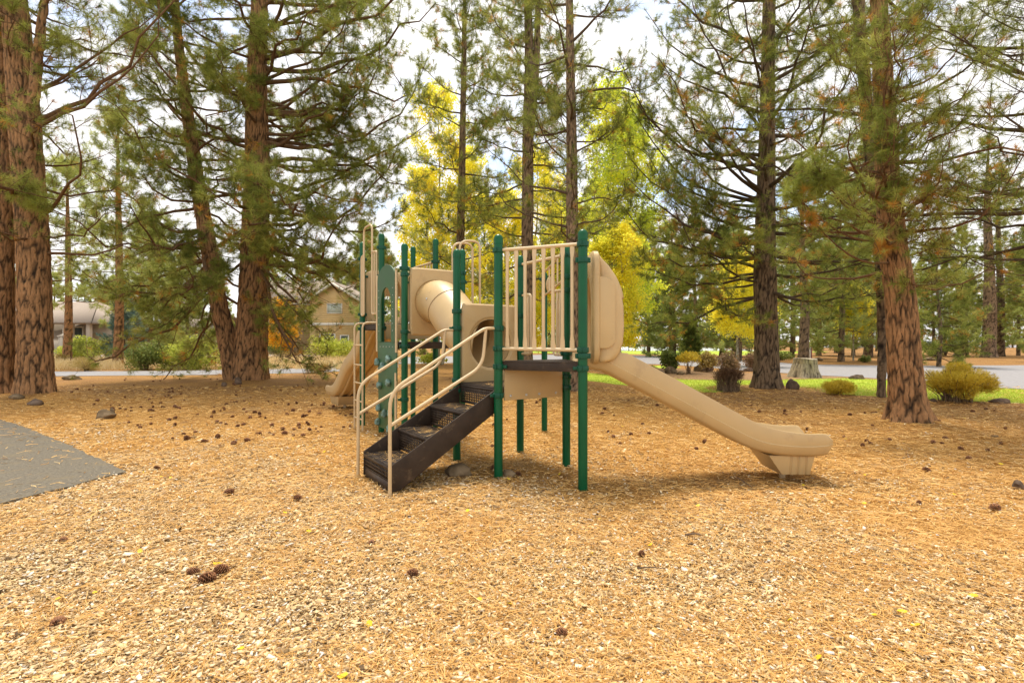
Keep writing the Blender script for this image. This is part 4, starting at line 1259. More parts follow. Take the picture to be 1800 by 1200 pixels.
def make_pine(name, base, trunks, label, group=None, mat='pine', bark='bark_grey', seed=1, K=24, tuft=(.15, .21), width=.006, green=(.45, .2), dead=.07, low_bare=0.0, res=.05, plate=(0.076, 0.53), depth=.03, flare=.35, keep=1.0, spots=()):
    """trunks: list of dicts(path, rad, grow kwargs list)"""
    rg = np.random.default_rng(seed)
    root = empty(name, tuple(base), label, "tree", group)
    base = np.asarray(tuple(base), float)
    pos, ax, hh = [], [], []
    spot_p, spot_a, spot_t = [], [], []
    for ti, tr in enumerate(trunks):
        path = np.asarray([np.asarray(tuple(p), float) - base for p in tr['path']])
        V, F, crk, P, r = trunk_mesh(path, tr['rad'], res, plate, depth, tr.get('flare', flare), seed + ti)
        woods = []
        for g in tr['grow']:
            g = dict(g); nk = g.pop('nk', 1.0)
            w, p, a, h = grow(P, r, rg=rg, **g)
            kk = rg.random(len(p)) < nk
            woods += w; pos.append(p[kk]); ax.append(a[kk]); hh.append(h[kk])
        if woods:
            Vw, Fw = join(woods)
            F = np.concatenate([F, Fw + len(V)]); crk = np.concatenate([crk, np.full(len(Vw), .17)]); V = np.concatenate([V, Vw])
        sp_w = []
        for (c, rad_, n_, tn) in (spots if ti == 0 else ()):
            c = np.asarray(tuple(c), float) - base
            k = np.argmin(np.abs(P[:, 2] - (c[2] - .25 * np.hypot(*(c - P[np.argmin(np.abs(P[:, 2] - c[2]))])[:2]))))
            t = np.linspace(0, 1, 8)[:, None]
            lim = P[k] * (1 - t) + c * t + np.array((0, 0, -.12)) * np.sin(t * math.pi) * np.linalg.norm(c - P[k])
            sp_w.append(tube_batch(lim[None], np.linspace(.022, .009, 8)[None], 6))
            pp = c + nrm(rg.normal(0, 1, (n_, 3))) * (rad_ * rg.random((n_, 1)) ** .5)
            tw_ = np.stack([np.broadcast_to(c, pp.shape) * .7 + lim[-2] * .3, (pp + c) / 2 + (0, 0, -.02), pp], 1)
            sp_w.append(tube_batch(tw_, np.broadcast_to(np.array((.006, .005, .003)), (n_, 3)), 3))
            spot_p.append(pp); spot_a.append(nrm(pp - c + (0, 0, .15 * rad_))); spot_t.append(np.clip(rg.normal(tn, .07, n_), 0, 1) if tn < .9 else np.full(n_, tn))
        if sp_w:
            Vw, Fw = join(sp_w)
            F = np.concatenate([F, Fw + len(V)]); crk = np.concatenate([crk, np.full(len(Vw), .17)]); V = np.concatenate([V, Vw])
        link("trunk", raw_mesh("trunk", V, [F], True, {"crack": crk}), M[bark], root)
    if pos:
        pos, ax, hh = np.concatenate(pos), np.concatenate(ax), np.concatenate(hh)
        kp = (rg.random(len(pos)) > low_bare * (1 - np.clip(hh * 2.5, 0, 1))) & (rg.random(len(pos)) < keep)
        pos, ax, hh = pos[kp], ax[kp], hh[kp]
        clump = .16 * np.sin(pos[:, 0] * 1.9 + seed) * np.sin(pos[:, 1] * 2.1) + .1 * np.sin(pos[:, 2] * 2.6 + pos[:, 0])
        tint = np.clip(rg.normal(green[0], green[1], len(pos)) + clump, 0, .87)
        # whole sprays die together
        dz = np.sin(pos[:, 0] * 2.9 + seed) * np.sin(pos[:, 1] * 3.3 + 1) * np.sin(pos[:, 2] * 3.1 + 2)
        dn = rg.random(len(pos)) < dead * (.35 + 4.0 * (dz > .45))
        tint = np.where(dn, rg.uniform(.9, 1, len(pos)), tint)
        if spot_p:
            pos = np.concatenate([pos] + spot_p); ax = np.concatenate([ax] + spot_a); tint = np.concatenate([tint] + spot_t)
        V, F, t = tuft_mesh(pos, ax, rg.uniform(*tuft, len(pos)), K, width, tint, rg)
        link("crown", raw_mesh("crown", V, [F], False, {"tint": t}), M[mat], root)
    return root

def px_path(rows, y):
    """trunk centre line from pixels, at depth y (or (px,py,depth))"""
    return [Wp(p[0], p[1], p[2] if len(p) > 2 else y) for p in rows]

# 1 big orange-barked pine at the left
Y = 14.1
b = G(65, 695); top = Wp(22, -40, Y); tip = Vector((top.x - .9, Y, 24))
make_pine("ponderosa_pine", (b.x, Y, 0), [dict(path=[Vector((b.x + .02, Y, -.1)), Wp(62, 600, Y), Wp(58, 450, Y), Wp(50, 300, Y), Wp(36, 120, Y), top, tip], rad=[0.37, 0.365, 0.36, 0.345, 0.315, 0.28, 0.05],
    grow=[dict(z0=4.4, z1=9.5, n_limb=13, length=4.2, droop=.1, subs=10, twigs=3, sparse=.25, wig=.16, limb_r=.2, bare=.2,
               extra=[(4.7, -18, 4.4, .35), (7.3, 0, 5.2, .42), (7.0, -30, 4.8, .3), (3.8, 8, 3.2, -.05), (4.3, -95, 2.2, .1), (4.2, -70, 2.6, .0), (8.0, 20, 3.6, .8)]),
          dict(z0=9, z1=23.5, n_limb=26, length=4.2, subs=9, twigs=3)]),
    dict(path=[Wp(58, 185, Y - .35), Wp(62, 150, Y - .38), Wp(68, 80, Y - .35), Wp(78, 0, Y - .3), Wp(86, -80, Y - .3)], rad=[0.106, 0.114, 0.106, 0.088, 0.062], flare=0,
         grow=[dict(z0=8.4, z1=11.5, n_limb=9, length=2.2, subs=8, twigs=3, wig=.14)])],
    "massive orange barked pine beside the asphalt path at the left", bark='bark_red', seed=11, K=26, tuft=(.16, .23), width=.0062, low_bare=.75, dead=.1, keep=.7, plate=(0.102, 0.67), depth=.045, flare=.3, res=.036, spots=[(Wp(42, 330, 13.4), .5, 120, .66), (Wp(75, 360, 13.5), .35, 60, .6), (Wp(105, 75, 13.4), .4, 70, .6)])
# 2 its neighbour, cut by the frame
b = G(2, 693); Y = b.y
make_pine("ponderosa_pine", b, [dict(path=[b + Vector((0, 0, -.1)), Wp(2, 500, Y), Wp(4, 250, Y), Wp(0, 0, Y), Wp(-10, -500, Y)], rad=[0.290, 0.282, 0.264, 0.238, 0.053],
    grow=[dict(z0=4.6, z1=19, n_limb=26, length=3.2, subs=8, twigs=3, droop=.1, extra=[(5.4, -60, 2.0, -.1), (5.9, -20, 1.8, 0)])])],
    "pine cut by the left edge of the frame, touching the massive pine", bark='bark_red', seed=12, K=24, width=.0062, low_bare=.8, keep=.6, plate=(0.085, 0.63), depth=.04, flare=.45, res=.04)
# 3 the twin-stemmed pine
b = G(428, 670); Y = 19.4
make_pine("ponderosa_pine", (b.x, Y, 0), [
    dict(path=[Wp(438, 676, Y), Wp(441, 600, Y), Wp(446, 500, Y), Wp(451, 350, Y), Wp(452, 150, Y), Wp(456, 0, Y), Wp(462, -150, Y), Wp(470, -420, Y)], rad=[0.598, 0.554, 0.510, 0.440, 0.352, 0.282, 0.211, 0.053],
         grow=[dict(z0=4.6, z1=10, n_limb=22, length=5.2, droop=.24, upturn=.12, subs=14, twigs=4, wig=.15, limb_r=.26, bare=.3, sparse=.12, prof=[.8, 1, 1, .95, .85],
                    extra=[(6.3, 2, 5.8, .02), (9.9, -8, 5.9, .1), (4.2, -12, 5.2, .12), (5.0, 12, 5.0, -.05), (8.6, -30, 4.8, .05)]),
               dict(z0=9.5, z1=22, n_limb=40, length=5.0, subs=13, twigs=4),
               dict(z0=5.2, z1=14.5, n_limb=26, length=6.6, droop=.2, upturn=.12, subs=15, twigs=4, wig=.14, limb_r=.2, bare=.3, prof=[.85, 1, 1, 1, .9], az=lambda n, g: g.uniform(-.95, .75, n)),
               dict(z0=3.4, z1=6.0, n_limb=9, length=4.8, droop=.65, upturn=.05, subs=16, twigs=4, wig=.17, limb_r=.2, bare=.2, prof=[.9, 1, 1, 1, .9], nk=.22, az=lambda n, g: g.uniform(-.9, .8, n))]),
    dict(path=[Wp(414, 676, Y - .1), Wp(404, 620, Y - .15), Wp(386, 540, Y - .2), Wp(370, 450, Y - .2), Wp(350, 340, Y), Wp(330, 200, Y), Wp(312, 60, Y), Wp(305, -60, Y), Wp(303, -260, Y)], rad=[0.352, 0.326, 0.299, 0.282, 0.246, 0.194, 0.158, 0.114, 0.035], flare=.15,
         grow=[dict(z0=3.2, z1=9.5, n_limb=24, length=4.4, droop=.38, upturn=.1, subs=12, twigs=4, wig=.17, limb_r=.24, bare=.25, sparse=.1, prof=[.8, 1, 1, .9, .8],
                    extra=[(4.5, 185, 4.6, .1), (5.6, 170, 4.8, .15), (3.6, 200, 4.2, .0)]),
               dict(z0=2.9, z1=5.2, n_limb=10, length=4.4, droop=.62, upturn=.05, subs=14, twigs=4, wig=.18, limb_r=.2, bare=.2, prof=[.9, 1, 1, 1, .9], nk=.45, az=lambda n, g: R(185) + g.uniform(-1.1, 1.1, n)),
               dict(z0=9, z1=17, n_limb=24, length=3.8, subs=11, twigs=4)])],
    "twin stemmed pine with long drooping limbs behind the stairs side", bark='bark_red', seed=13, K=22, tuft=(.19, .27), width=.0088, green=(.42, .2), dead=.08, plate=(0.111, 0.70), depth=.045, flare=.22, res=.045, spots=[(Wp(458, 325, 18.6), .75, 150, .6), (Wp(455, 60, 18.6), .9, 170, .66), (Wp(560, 290, 17.6), .6, 100, .6), (Wp(340, 330, 18.6), .7, 130, .35), (Wp(395, 470, 18.6), .5, 80, .3), (Wp(330, 420, 18.4), .6, 90, .25)])
# 4-6 slender pines behind the structure
Y = 24.0
make_pine("slender_pine", (Wp(808, 600, Y).x, Y, 0), [dict(path=[Wp(807, 657, Y), Wp(809, 450, Y), Wp(813, 250, Y), Wp(817, 0, Y), Wp(818, -60, Y), Wp(820, -110, Y)], rad=[0.211, 0.185, 0.150, 0.088, 0.062, 0.026],
    grow=[dict(z0=2.6, z1=20, n_limb=58, length=3.3, droop=.04, rise=.08, subs=9, twigs=4, prof=[.9, 1, .72, .5, .14])])],
    "slender pine with airy layered branches behind the crawl tunnel", seed=14, K=15, tuft=(.17, .25), width=.0105, green=(.55, .17), dead=.07)
Y = 21.0
make_pine("slender_pine", (Wp(928, 600, Y).x, Y, 0), [
    dict(path=[Wp(926, 664, Y), Wp(927, 450, Y), Wp(928, 250, Y), Wp(930, 120, Y), Wp(928, 0, Y), Wp(928, -140, Y), Wp(928, -330, Y)], rad=[0.238, 0.229, 0.220, 0.185, 0.150, 0.114, 0.035],
         grow=[dict(z0=3.2, z1=20, n_limb=52, length=3.3, droop=.08, rise=.05, subs=9, twigs=4, prof=[.8, 1, .8, .6, .2])]),
    dict(path=[Wp(931, 260, Y), Wp(938, 180, Y), Wp(944, 90, Y), Wp(946, 0, Y), Wp(950, -120, Y)], rad=[0.132, 0.150, 0.132, 0.106, 0.053], flare=0,
         grow=[dict(z0=10, z1=17, n_limb=16, length=2.2, subs=8, twigs=4)])],
    "forked pine straight behind the picket guard rail", bark='bark_grey', seed=15, K=15, tuft=(.17, .25), width=.0098, green=(.5, .18), dead=.09)
b = G(1008, 686); Y = b.y
make_pine("slender_pine", b, [dict(path=[b + Vector((0, 0, -.1)), Wp(1008, 600, Y), Wp(1006, 400, Y), Wp(1004, 200, Y), Wp(1001, 0, Y), Wp(998, -200, Y), Wp(996, -420, Y)], rad=[0.211, 0.189, 0.176, 0.145, 0.110, 0.079, 0.026],
    grow=[dict(z0=3.6, z1=8.2, n_limb=19, length=3.0, rise=.12, subs=8, twigs=3, sparse=.2, wig=.11),
          dict(z0=7.4, z1=17.5, n_limb=36, length=2.8, rise=.1, subs=9, twigs=4)])],
    "grey pine with bare lower limbs standing close behind the play deck", bark='bark_grey', seed=16, K=19, tuft=(.15, .22), width=.0072, green=(.42, .18), low_bare=.55, dead=.08, plate=(0.051, 0.39), depth=.018)
# 7 dark pine behind the slide end
b = G(1348, 685); Y = b.y
make_pine("ponderosa_pine", b, [dict(path=[b + Vector((0, 0, -.1)), Wp(1347, 620, Y), Wp(1345, 500, Y), Wp(1346, 350, Y), Wp(1349, 180, Y), Wp(1352, 0, Y), Wp(1354, -200, Y), Wp(1356, -480, Y)], rad=[0.352, 0.339, 0.317, 0.255, 0.207, 0.176, 0.123, 0.035],
    grow=[dict(z0=2.7, z1=10.5, n_limb=54, length=4.6, droop=.1, rise=.02, subs=13, twigs=4, wig=.1, limb_r=.2, bare=.3, sparse=.22, prof=[.75, 1, 1, .9, .8]),
          dict(z0=2.7, z1=6.5, n_limb=15, length=4.3, droop=.1, subs=13, twigs=4, bare=.3, wig=.1, prof=[.85, 1, 1, 1, .9], az=lambda n, g: R(195) + g.uniform(-1.0, .9, n)),
          dict(z0=10.5, z1=19, n_limb=26, length=3.6, subs=10, twigs=4)])],
    "dark barked pine with a flared base on the lawn edge behind the slide end", bark='bark_dark', seed=17, K=20, tuft=(.15, .21), width=.0075, green=(.38, .19), dead=.12, plate=(0.085, 0.60), depth=.04, flare=.5, res=.04)
# 8 leaning pine at the right
b = G(1598, 747); Y = b.y
make_pine("ponderosa_pine", b, [dict(path=[b + Vector((0, 0, -.1)), Wp(1594, 690, Y), Wp(1588, 620, Y), Wp(1582, 520, Y), Wp(1570, 430, Y), Wp(1562, 330, Y), Wp(1554, 180, Y), Wp(1545, 20, Y), Wp(1536, -160, Y), Wp(1525, -520, Y), Wp(1520, -800, Y)], rad=[0.265, 0.258, 0.246, 0.222, 0.2, 0.176, 0.152, 0.128, 0.108, 0.068, 0.018],
    grow=[dict(z0=2.5, z1=7.5, n_limb=14, length=2.5, droop=.1, rise=.05, subs=9, twigs=2, mid=False, tt0=.5, wig=.11, sparse=.3, bare=.3,
               extra=[(3.3, 205, 2.0, .1), (3.5, 250, 1.7, .02), (4.6, 262, 1.5, .02), (5.3, 240, 1.5, -.02), (4.1, 285, 1.4, -.1), (4.9, 275, 1.7, .0), (5.6, 265, 1.3, .02), (3.9, 228, 2.1, .0), (2.5, 262, .9, -.15), (4.4, 190, 2.2, .05)]),
          dict(z0=7.5, z1=14, n_limb=18, length=2.4, subs=8, twigs=3),
          dict(z0=2.9, z1=6.6, n_limb=12, length=.95, subs=8, twigs=3, mid=False, tt0=.4, bare=.35, wig=.1, droop=-.05, prof=[.9, 1, 1, 1, .9], az=lambda n, g: R(262) + g.uniform(-1.3, 1.3, n)),
          dict(z0=3.2, z1=4.6, n_limb=6, length=2.1, subs=9, twigs=3, mid=False, tt0=.5, bare=.45, wig=.1, prof=[.9, 1, 1, 1, .9], az=lambda n, g: R(212) + g.uniform(-.5, .5, n))])],
    "leaning rough barked pine with an orange stripe and a flared foot at the right", bark='bark_red', seed=18, K=40, tuft=(.12, .175), width=.0046, green=(.44, .2), dead=.12, keep=.8, plate=(0.06, 0.5), depth=.045, flare=.75, res=.022, spots=[(Wp(1552, 432, 8.85), .13, 34, .97), (Wp(1562, 250, 8.75), .34, 90, .42), (Wp(1545, 200, 8.8), .2, 40, .5), (Wp(1440, 305, 8.1), .36, 110, .4), (Wp(1395, 340, 8.3), .25, 50, .55), (Wp(1425, 385, 8.2), .12, 20, .96), (Wp(1575, 330, 8.8), .22, 50, .35)])
# 9 tree half hidden behind it
b = G(1549, 698); Y = b.y
make_pine("slender_pine", b, [dict(path=[b + Vector((0, 0, -.1)), Wp(1551, 560, Y), Wp(1545, 400, Y), Wp(1529, 250, Y), Wp(1508, 0, Y), Wp(1490, -200, Y), Wp(1480, -420, Y)], rad=[0.1, 0.12, 0.15, 0.155, 0.14, 0.1, 0.026], flare=.1,
    grow=[dict(z0=4.2, z1=15.5, n_limb=34, length=3.6, droop=.08, subs=9, twigs=3, sparse=.25, wig=.1)])],
    "dark thin pine half hidden behind the leaning pine at the right", bark='bark_dark', seed=19, K=18, tuft=(.15, .21), width=.0068, low_bare=.3, dead=.1)
# 10 pine out of frame whose long limbs reach in from the right
make_pine("ponderosa_pine", (10.6, 9.6, 0), [dict(path=[Vector((10.6, 9.6, -.1)), Vector((10.6, 9.6, 3)), Vector((10.5, 9.6, 8)), Vector((10.5, 9.7, 15))], rad=[0.299, 0.264, 0.194, 0.044],
    grow=[dict(z0=2.7, z1=8.5, n_limb=26, length=4.6, rise=.02, subs=9, twigs=3, mid=False, tt0=.5, sparse=.25, wig=.08, limb_r=.16, az=lambda n, g: math.pi + g.uniform(-1.5, 1.1, n)),
          dict(z0=4, z1=14.5, n_limb=24, length=3.2, subs=9, twigs=3)])],
    "pine beyond the right edge whose long limbs reach into the frame", bark='bark_dark', seed=20, K=32, tuft=(.14, .19), width=.005, low_bare=.4, dead=.1, keep=.75)

# ------------------------------------------------------------------ copies
def copy_tree(root, loc, label=None, group=None, rz=0.0, scale=None):
    c = root.copy(); COL.objects.link(c)
    c.location = loc; c.rotation_euler = (0, 0, rz)
    if scale is not None: c.scale = scale
    if label: c["label"] = label
    if group: c["group"] = group
    for ch in root.children:
        d = ch.copy(); COL.objects.link(d); d.parent = c; d.matrix_parent_inverse = ch.matrix_parent_inverse.copy()
    return c

# ------------------------------------------------------------------ yellow aspens and other broadleaf trees
def leaf_cloud(pos, size, tint, rg, droop=.3):
    n = len(pos)
    nn = nrm(rg.normal(0, 1, (n, 3))); a = nrm(np.cross(nn, rg.normal(0, 1, (n, 3)))); b = np.cross(nn, a)
    s = size[:, None]
    V = np.stack([pos - a * s * .5, pos + b * s * .38 + a * s * .05, pos + a * s * .55, pos - b * s * .38 + a * s * .05], 1).reshape(-1, 3)
    return V, np.arange(len(V)).reshape(-1, 4), tint

def make_broadleaf(name, base, height, label, mat, bark, seed, leaf=.085, n_limb=34, length=2.2, z0=2.0, per=26, spread=.28, stems=((0, 0, 1),), prof=(.7, 1, .9, .6, .2), r0=.13, group=None, droop=.1, bounds=None, cat="tree"):
    rg = np.random.default_rng(seed)
    root = empty(name, tuple(base), label, cat, group)
    PP = []
    for (sx, sy, hs) in stems:
        H = height * hs
        path = [np.array((sx * .15, sy * .15, -.1)), np.array((sx * .5, sy * .5, H * .3)), np.array((sx * .9 + .1, sy * .9, H * .65)), np.array((sx * 1.0, sy, H))]
        V, F, crk, P, r = trunk_mesh(path, [r0 * hs, r0 * .8 * hs, r0 * .45 * hs, .015], .12, (.3, .15), .004, .15, seed, 14)
        w, p, a, h = grow(P, r, z0, H * .98, n_limb, length * hs, rg, rise=.35, droop=droop, subs=8, twigs=1, bare=.3, prof=list(prof), tl=(.15, .35), limb_r=.14, sub_len=.45)
        Vw, Fw = join(w)
        F = np.concatenate([F, Fw + len(V)]); crk = np.concatenate([crk, np.full(len(Vw), .3)]); V = np.concatenate([V, Vw])
        link("trunk", raw_mesh("trunk", V, [F], True, {"crack": crk}), M[bark], root)
        PP.append(p)
    p = np.concatenate(PP)
    p = np.repeat(p, per, 0) + rg.normal(0, spread, (len(p) * per, 3))
    tint = np.clip(rg.normal(.5, .2, len(p)) + .2 * np.sin(p[:, 0] * 1.7 + seed) * np.sin(p[:, 2] * 1.3), 0, 1)
    V, F, t = leaf_cloud(p, leaf * rg.uniform(.7, 1.25, len(p)), tint, rg)
    link("crown", raw_mesh("crown", V, [F], False, {"tint": t}), M[mat], root)
    return root

Y = 33.0
make_broadleaf("aspen", (Wp(770, 600, Y).x, Y, 0), 17.0, "tall yellow aspen glowing behind the slender pine and the tunnel", 'aspen', 'bark_pale', 41, .135, 36, 2.8, 1.6, 8, .17, ((0, 0, 1), (1.6, .5, .8), (-.9, .4, .7)), prof=(.8, 1, .95, .7, .25))
Y = 36.0
make_broadleaf("aspen", (Wp(885, 600, Y).x, Y, 0), 14.0, "yellow aspen seen through the pickets of the guard rail", 'aspen', 'bark_pale', 42, .135, 38, 3.2, 1.0, 10, .2, ((0, 0, .8), (2.4, .6, 1), (4.2, -.4, .6)), prof=(.8, 1, .9, .6, .2))
Y = 28.0
make_broadleaf("aspen", (Wp(1075, 600, Y).x, Y, 0), 14.5, "yellow green aspen with pale twin stems above the slide hood", 'aspen_green', 'bark_pale', 43, .125, 40, 2.7, 3.2, 9, .17, ((0, 0, 1), (.9, .3, .9)), prof=(.95, 1, .9, .7, .3))
Y = 24.0
make_broadleaf("aspen", (Wp(1090, 600, Y).x, Y, 0), 6.2, "small bright yellow aspen right beside the slide hood", 'aspen', 'bark_pale', 44, .1, 24, 1.35, 1.3, 11, .15, ((0, 0, 1), (-.6, .4, .9)), r0=.07)
Y = 31.0
make_broadleaf("aspen", (Wp(1296, 600, Y).x, Y, 0), 5.6, "small yellow aspen left of the dark pine trunk by the courts", 'aspen', 'bark_pale', 45, .1, 26, 1.7, 1.7, 20, .22, ((0, 0, 1),), r0=.08)
Y = 40.0
make_broadleaf("aspen", (Wp(1500, 600, Y).x, Y, 0), 5.0, "small yellow tree seen between the two right hand pines", 'aspen', 'bark_pale', 46, .12, 18, 1.2, 2.2, 14, .22, ((0, 0, 1),), r0=.07)
Y = 44.0
make_broadleaf("maple", (Wp(494, 600, Y).x, Y, 0), 4.3, "orange autumn maple before the tan two storey house", 'orange_leaf', 'bark_dark', 47, .13, 15, 1.2, .9, 7, .2, ((0, 0, 1),), r0=.09)

# ------------------------------------------------------------------ pines farther off
def far_pine(seed, H, length, z0, n, label, green=(.5, .2), dead=.05, mat='pine_far', K=13, width=.034, tuft=(.28, .46), bark='bark_dark', r0=.25, loc=(0, 0, 0), group=None, subs=8, twigs=1, name="pine_tree", droop=.1, prof=None):
    return make_pine(name, Vector(loc), [dict(path=[Vector(loc) + Vector(v) for v in ((0, 0, -.1), (.1, 0, H * .3), (-.05, .1, H * .7), (0, 0, H))], rad=[r0, r0 * .8, r0 * .45, .03],
        grow=[dict(z0=z0, z1=H * .985, n_limb=n, length=length, droop=droop, subs=subs, twigs=twigs, prof=prof or [.85, 1, .75, .45, .1], limb_r=.16)])],
        label, group, mat, bark, seed, K, tuft, width, green, dead, 0, .12, (.14, .5), .02, .25)
G1 = "pines of the wood beyond the tennis court"
G2 = "pines behind the houses at the left"
G3 = "pines beyond the road at the right"
L1 = "bushy green pine in the wood beyond the tennis court fence"
L2 = "pale green pine behind the houses on the left"
L3 = "tall pine in the open wood beyond the road on the right"
fa = far_pine(61, 19, 3.6, 1.5, 58, L1, loc=(6, 62, 0), group=G1)
fb = far_pine(62, 23, 4.2, 4.0, 60, L3, loc=(38, 56, 0), group=G3, r0=.36)
fc = far_pine(63, 15, 3.4, .8, 52, L2, loc=(-32, 70, 0), group=G2, green=(.62, .18))
kinds = [fa, fb, fc]
rg = np.random.default_rng(77)
def plant(spots, label, group, srcs, smin=.8, smax=1.25):
    for (x, y) in spots:
        s = rg.uniform(smin, smax)
        copy_tree(srcs[rg.integers(len(srcs))], (x, y, 0), label, group, rg.uniform(0, 6.28), (s * rg.uniform(.9, 1.1),) * 2 + (s,))
plant([(Wp(px, 600, y).x, y) for px, y in ((640, 68), (700, 92), (745, 60), (800, 98), (850, 70), (880, 110), (930, 96), (965, 78), (1010, 105), (1060, 92), (1105, 150), (1140, 155), (1180, 148), (1215, 160), (1250, 150), (1290, 158), (1330, 150), (1370, 155), (1085, 170), (1160, 175), (1235, 178), (1310, 172))], L1, G1, [fa, fc], .8, 1.2)
plant([(Wp(px, 600, y).x, y) for px, y in ((-60, 78), (-10, 66), (40, 80), (95, 88), (150, 76), (200, 96), (245, 84), (300, 74), (350, 90), (395, 78), (440, 96), (485, 84), (530, 78), (575, 92), (620, 84), (20, 110), (180, 118), (330, 115), (470, 120), (600, 118))], L2, G2, [fc, fa], .6, .9)
plant([(Wp(px, 600, y).x, y) for px, y in ((1395, 74), (1440, 88), (1470, 66), (1505, 96), (1540, 78), (1575, 108), (1620, 90), (1660, 76), (1700, 100), (1790, 82), (1830, 66), (1870, 94), (1425, 120), (1490, 130), (1555, 125), (1610, 132), (1680, 124), (1730, 130), (1780, 120), (1850, 128), (1920, 60), (1960, 80), (1350, 92))], L3, G3, [fb, fa], .5, .8)
# single ones that stand out
Y = 44
far_pine(64, 11.5, 3.0, 1.4, 40, "pine with brown dead lower sprays in front of the tennis court", (.42, .2), .38, 'pine', 9, .022, (.26, .4), 'bark_grey', .2, (Wp(1221, 600, Y).x, Y, 0), twigs=2)
Y = 35
far_pine(65, 13, 3.4, 3.0, 44, "pine with a bare lower trunk standing behind the tree stump", (.42, .2), .1, 'pine', 10, .018, (.22, .34), 'bark_dark', .34, (Wp(1412, 600, Y).x, Y, 0), twigs=2)
Y = 48
far_pine(66, 20, 4.6, 3.4, 50, "stout pine of a close pair beyond the road at the far right", (.42, .2), .08, 'pine', 9, .022, (.26, .4), 'bark_grey', .55, (Wp(1738, 600, Y).x, Y, 0), twigs=2)
far_pine(67, 18, 4.0, 3.8, 46, "thinner darker pine of the close pair beyond the road at the far right", (.4, .2), .08, 'pine', 9, .022, (.26, .4), 'bark_dark', .4, (Wp(1757, 600, 51).x, 51, 0), twigs=2)
Y = 34
far_pine(68, 13, 3.8, 4.0, 46, "light green pine filling the gap between the massive pine and the twin stemmed pine", (.68, .14), .04, 'pine_far', 12, .016, (.24, .36), 'bark_red', .26, (Wp(118, 600, Y).x, Y, 0), twigs=2)
Y = 31
far_pine(69, 15, 3.3, 3.8, 44, "mid green pine just left of the twin stemmed pine", (.52, .18), .1, 'pine_far', 11, .016, (.22, .34), 'bark_red', .27, (Wp(207, 600, Y).x, Y, 0), twigs=2)
Y = 38
far_pine(70, 5.2, 1.7, .3, 40, "blue spruce with layered boughs left of the twin stemmed pine", (.55, .25), 0, 'spruce', 14, .02, (.14, .22), 'bark_dark', .09, (Wp(216, 600, Y).x, Y, 0), twigs=2, name="blue_spruce", droop=.15, prof=[1, .85, .55, .3, .08])
Y = 40
far_pine(71, 3.0, .95, .15, 34, "small dark conifer in front of the tennis net", (.25, .18), .02, 'pine', 14, .02, (.14, .22), 'bark_dark', .08, (Wp(1212, 600, Y).x, Y, 0), twigs=2, name="young_conifer", prof=[1, .85, .6, .35, .1])
Y = 30
far_pine(72, 7, 2.3, .5, 38, "young pine beyond the road just right of the leaning pine", (.45, .2), .06, 'pine', 12, .016, (.2, .3), 'bark_dark', .12, (Wp(1650, 600, Y).x, Y, 0), twigs=2, prof=[.8, 1, .75, .5, .12])
Y = 52
for px, hh, lab in ((275, 9, "mid green pine in front of the grey roofed house gap"), (1690, 10, "dense green pine beyond the road left of the stout pair"), (1812, 11, "dense green pine at the right edge beyond the road"), (655, 12, "bushy pine rising behind the ladder of the play structure"), (1045, 13, "bushy green pine behind the yellow aspens"), (1180, 14, "bushy green pine above the tennis court left of the browned one"), (1290, 13, "bushy green pine beside the dark trunk near the court"), (560, 9, "pale pine rising behind the tan two storey house"), (1500, 12, "bushy pine beyond the road between the two right hand pines")):
    yy = 66 if px == 560 else Y + rg.uniform(-4, 4)
    copy_tree(kinds[rg.integers(3)], (Wp(px, 600, yy).x, yy, 0), lab, "mid distance pines", rg.uniform(0, 6), (hh / 17,) * 3)

# bushy pines in the middle distance, green down to the ground
ba = far_pine(81, 11.5, 3.6, .9, 60, "bushy light green pine between the massive pine and the twin stemmed pine", (.6, .18), .06, 'pine_far', 13, .022, (.24, .38), 'bark_grey', .2, (Wp(262, 600, 42).x, 42, 0), twigs=2, subs=9, prof=[1, .95, .7, .4, .1])
bb = far_pine(82, 13.5, 3.9, 1.3, 62, "bushy olive green pine beyond the road right of the stump", (.45, .2), .12, 'pine_far', 13, .022, (.24, .38), 'bark_dark', .22, (Wp(1478, 600, 38).x, 38, 0), twigs=2, subs=9, prof=[.9, 1, .75, .45, .1])
for px, yy, k, sc_, lab in ((40, 84, ba, 1.15, "bushy green pine behind the massive pine at the left"), (190, 82, ba, 1.1, "bushy light green pine behind the blue spruce"), (330, 52, ba, 1.1, "bushy green pine behind the twin stemmed pine"), (600, 64, ba, .85, "low bushy pine rising right of the tan house"),
                            (672, 50, bb, .8, "bushy pine seen through the entry arch of the tower"), (1140, 52, bb, .9, "bushy pine over the court bench"), (1185, 49, ba, .95, "bushy light green pine over the tennis net"), (1268, 50, bb, .95, "browned bushy pine over the tennis net post"), (1300, 40, ba, .8, "light green bushy pine just left of the dark trunk"), (1392, 46, bb, .95, "bushy pine just right of the dark trunk"),
                            (1440, 54, ba, 1.0, "light green bushy pine far behind the stump"), (1530, 48, bb, 1.0, "bushy pine left of the leaning pine beyond the road"), (1585, 44, ba, .9, "bushy pine directly behind the leaning pine"), (1640, 40, bb, .9, "bushy pine behind the far parked cars"), (1700, 38, ba, .95, "light green bushy pine left of the stout pair"), (1790, 42, bb, 1.05, "bushy pine right of the stout pair"), (1860, 36, bb, 1.0, "bushy pine at the right edge beyond the road")):
    x = Wp(px, 600, yy).x
    if 36 < yy < 46 and px > 1560: yy += 12; x = Wp(px, 600, yy).x
    if px > 1560: sc_ *= .72
    if px < 340: sc_ *= .85
    copy_tree(k, (x, yy, 0), lab, "bushy pines in the middle distance", rg.uniform(0, 6), (sc_, sc_, sc_ * rg.uniform(.9, 1.15)))

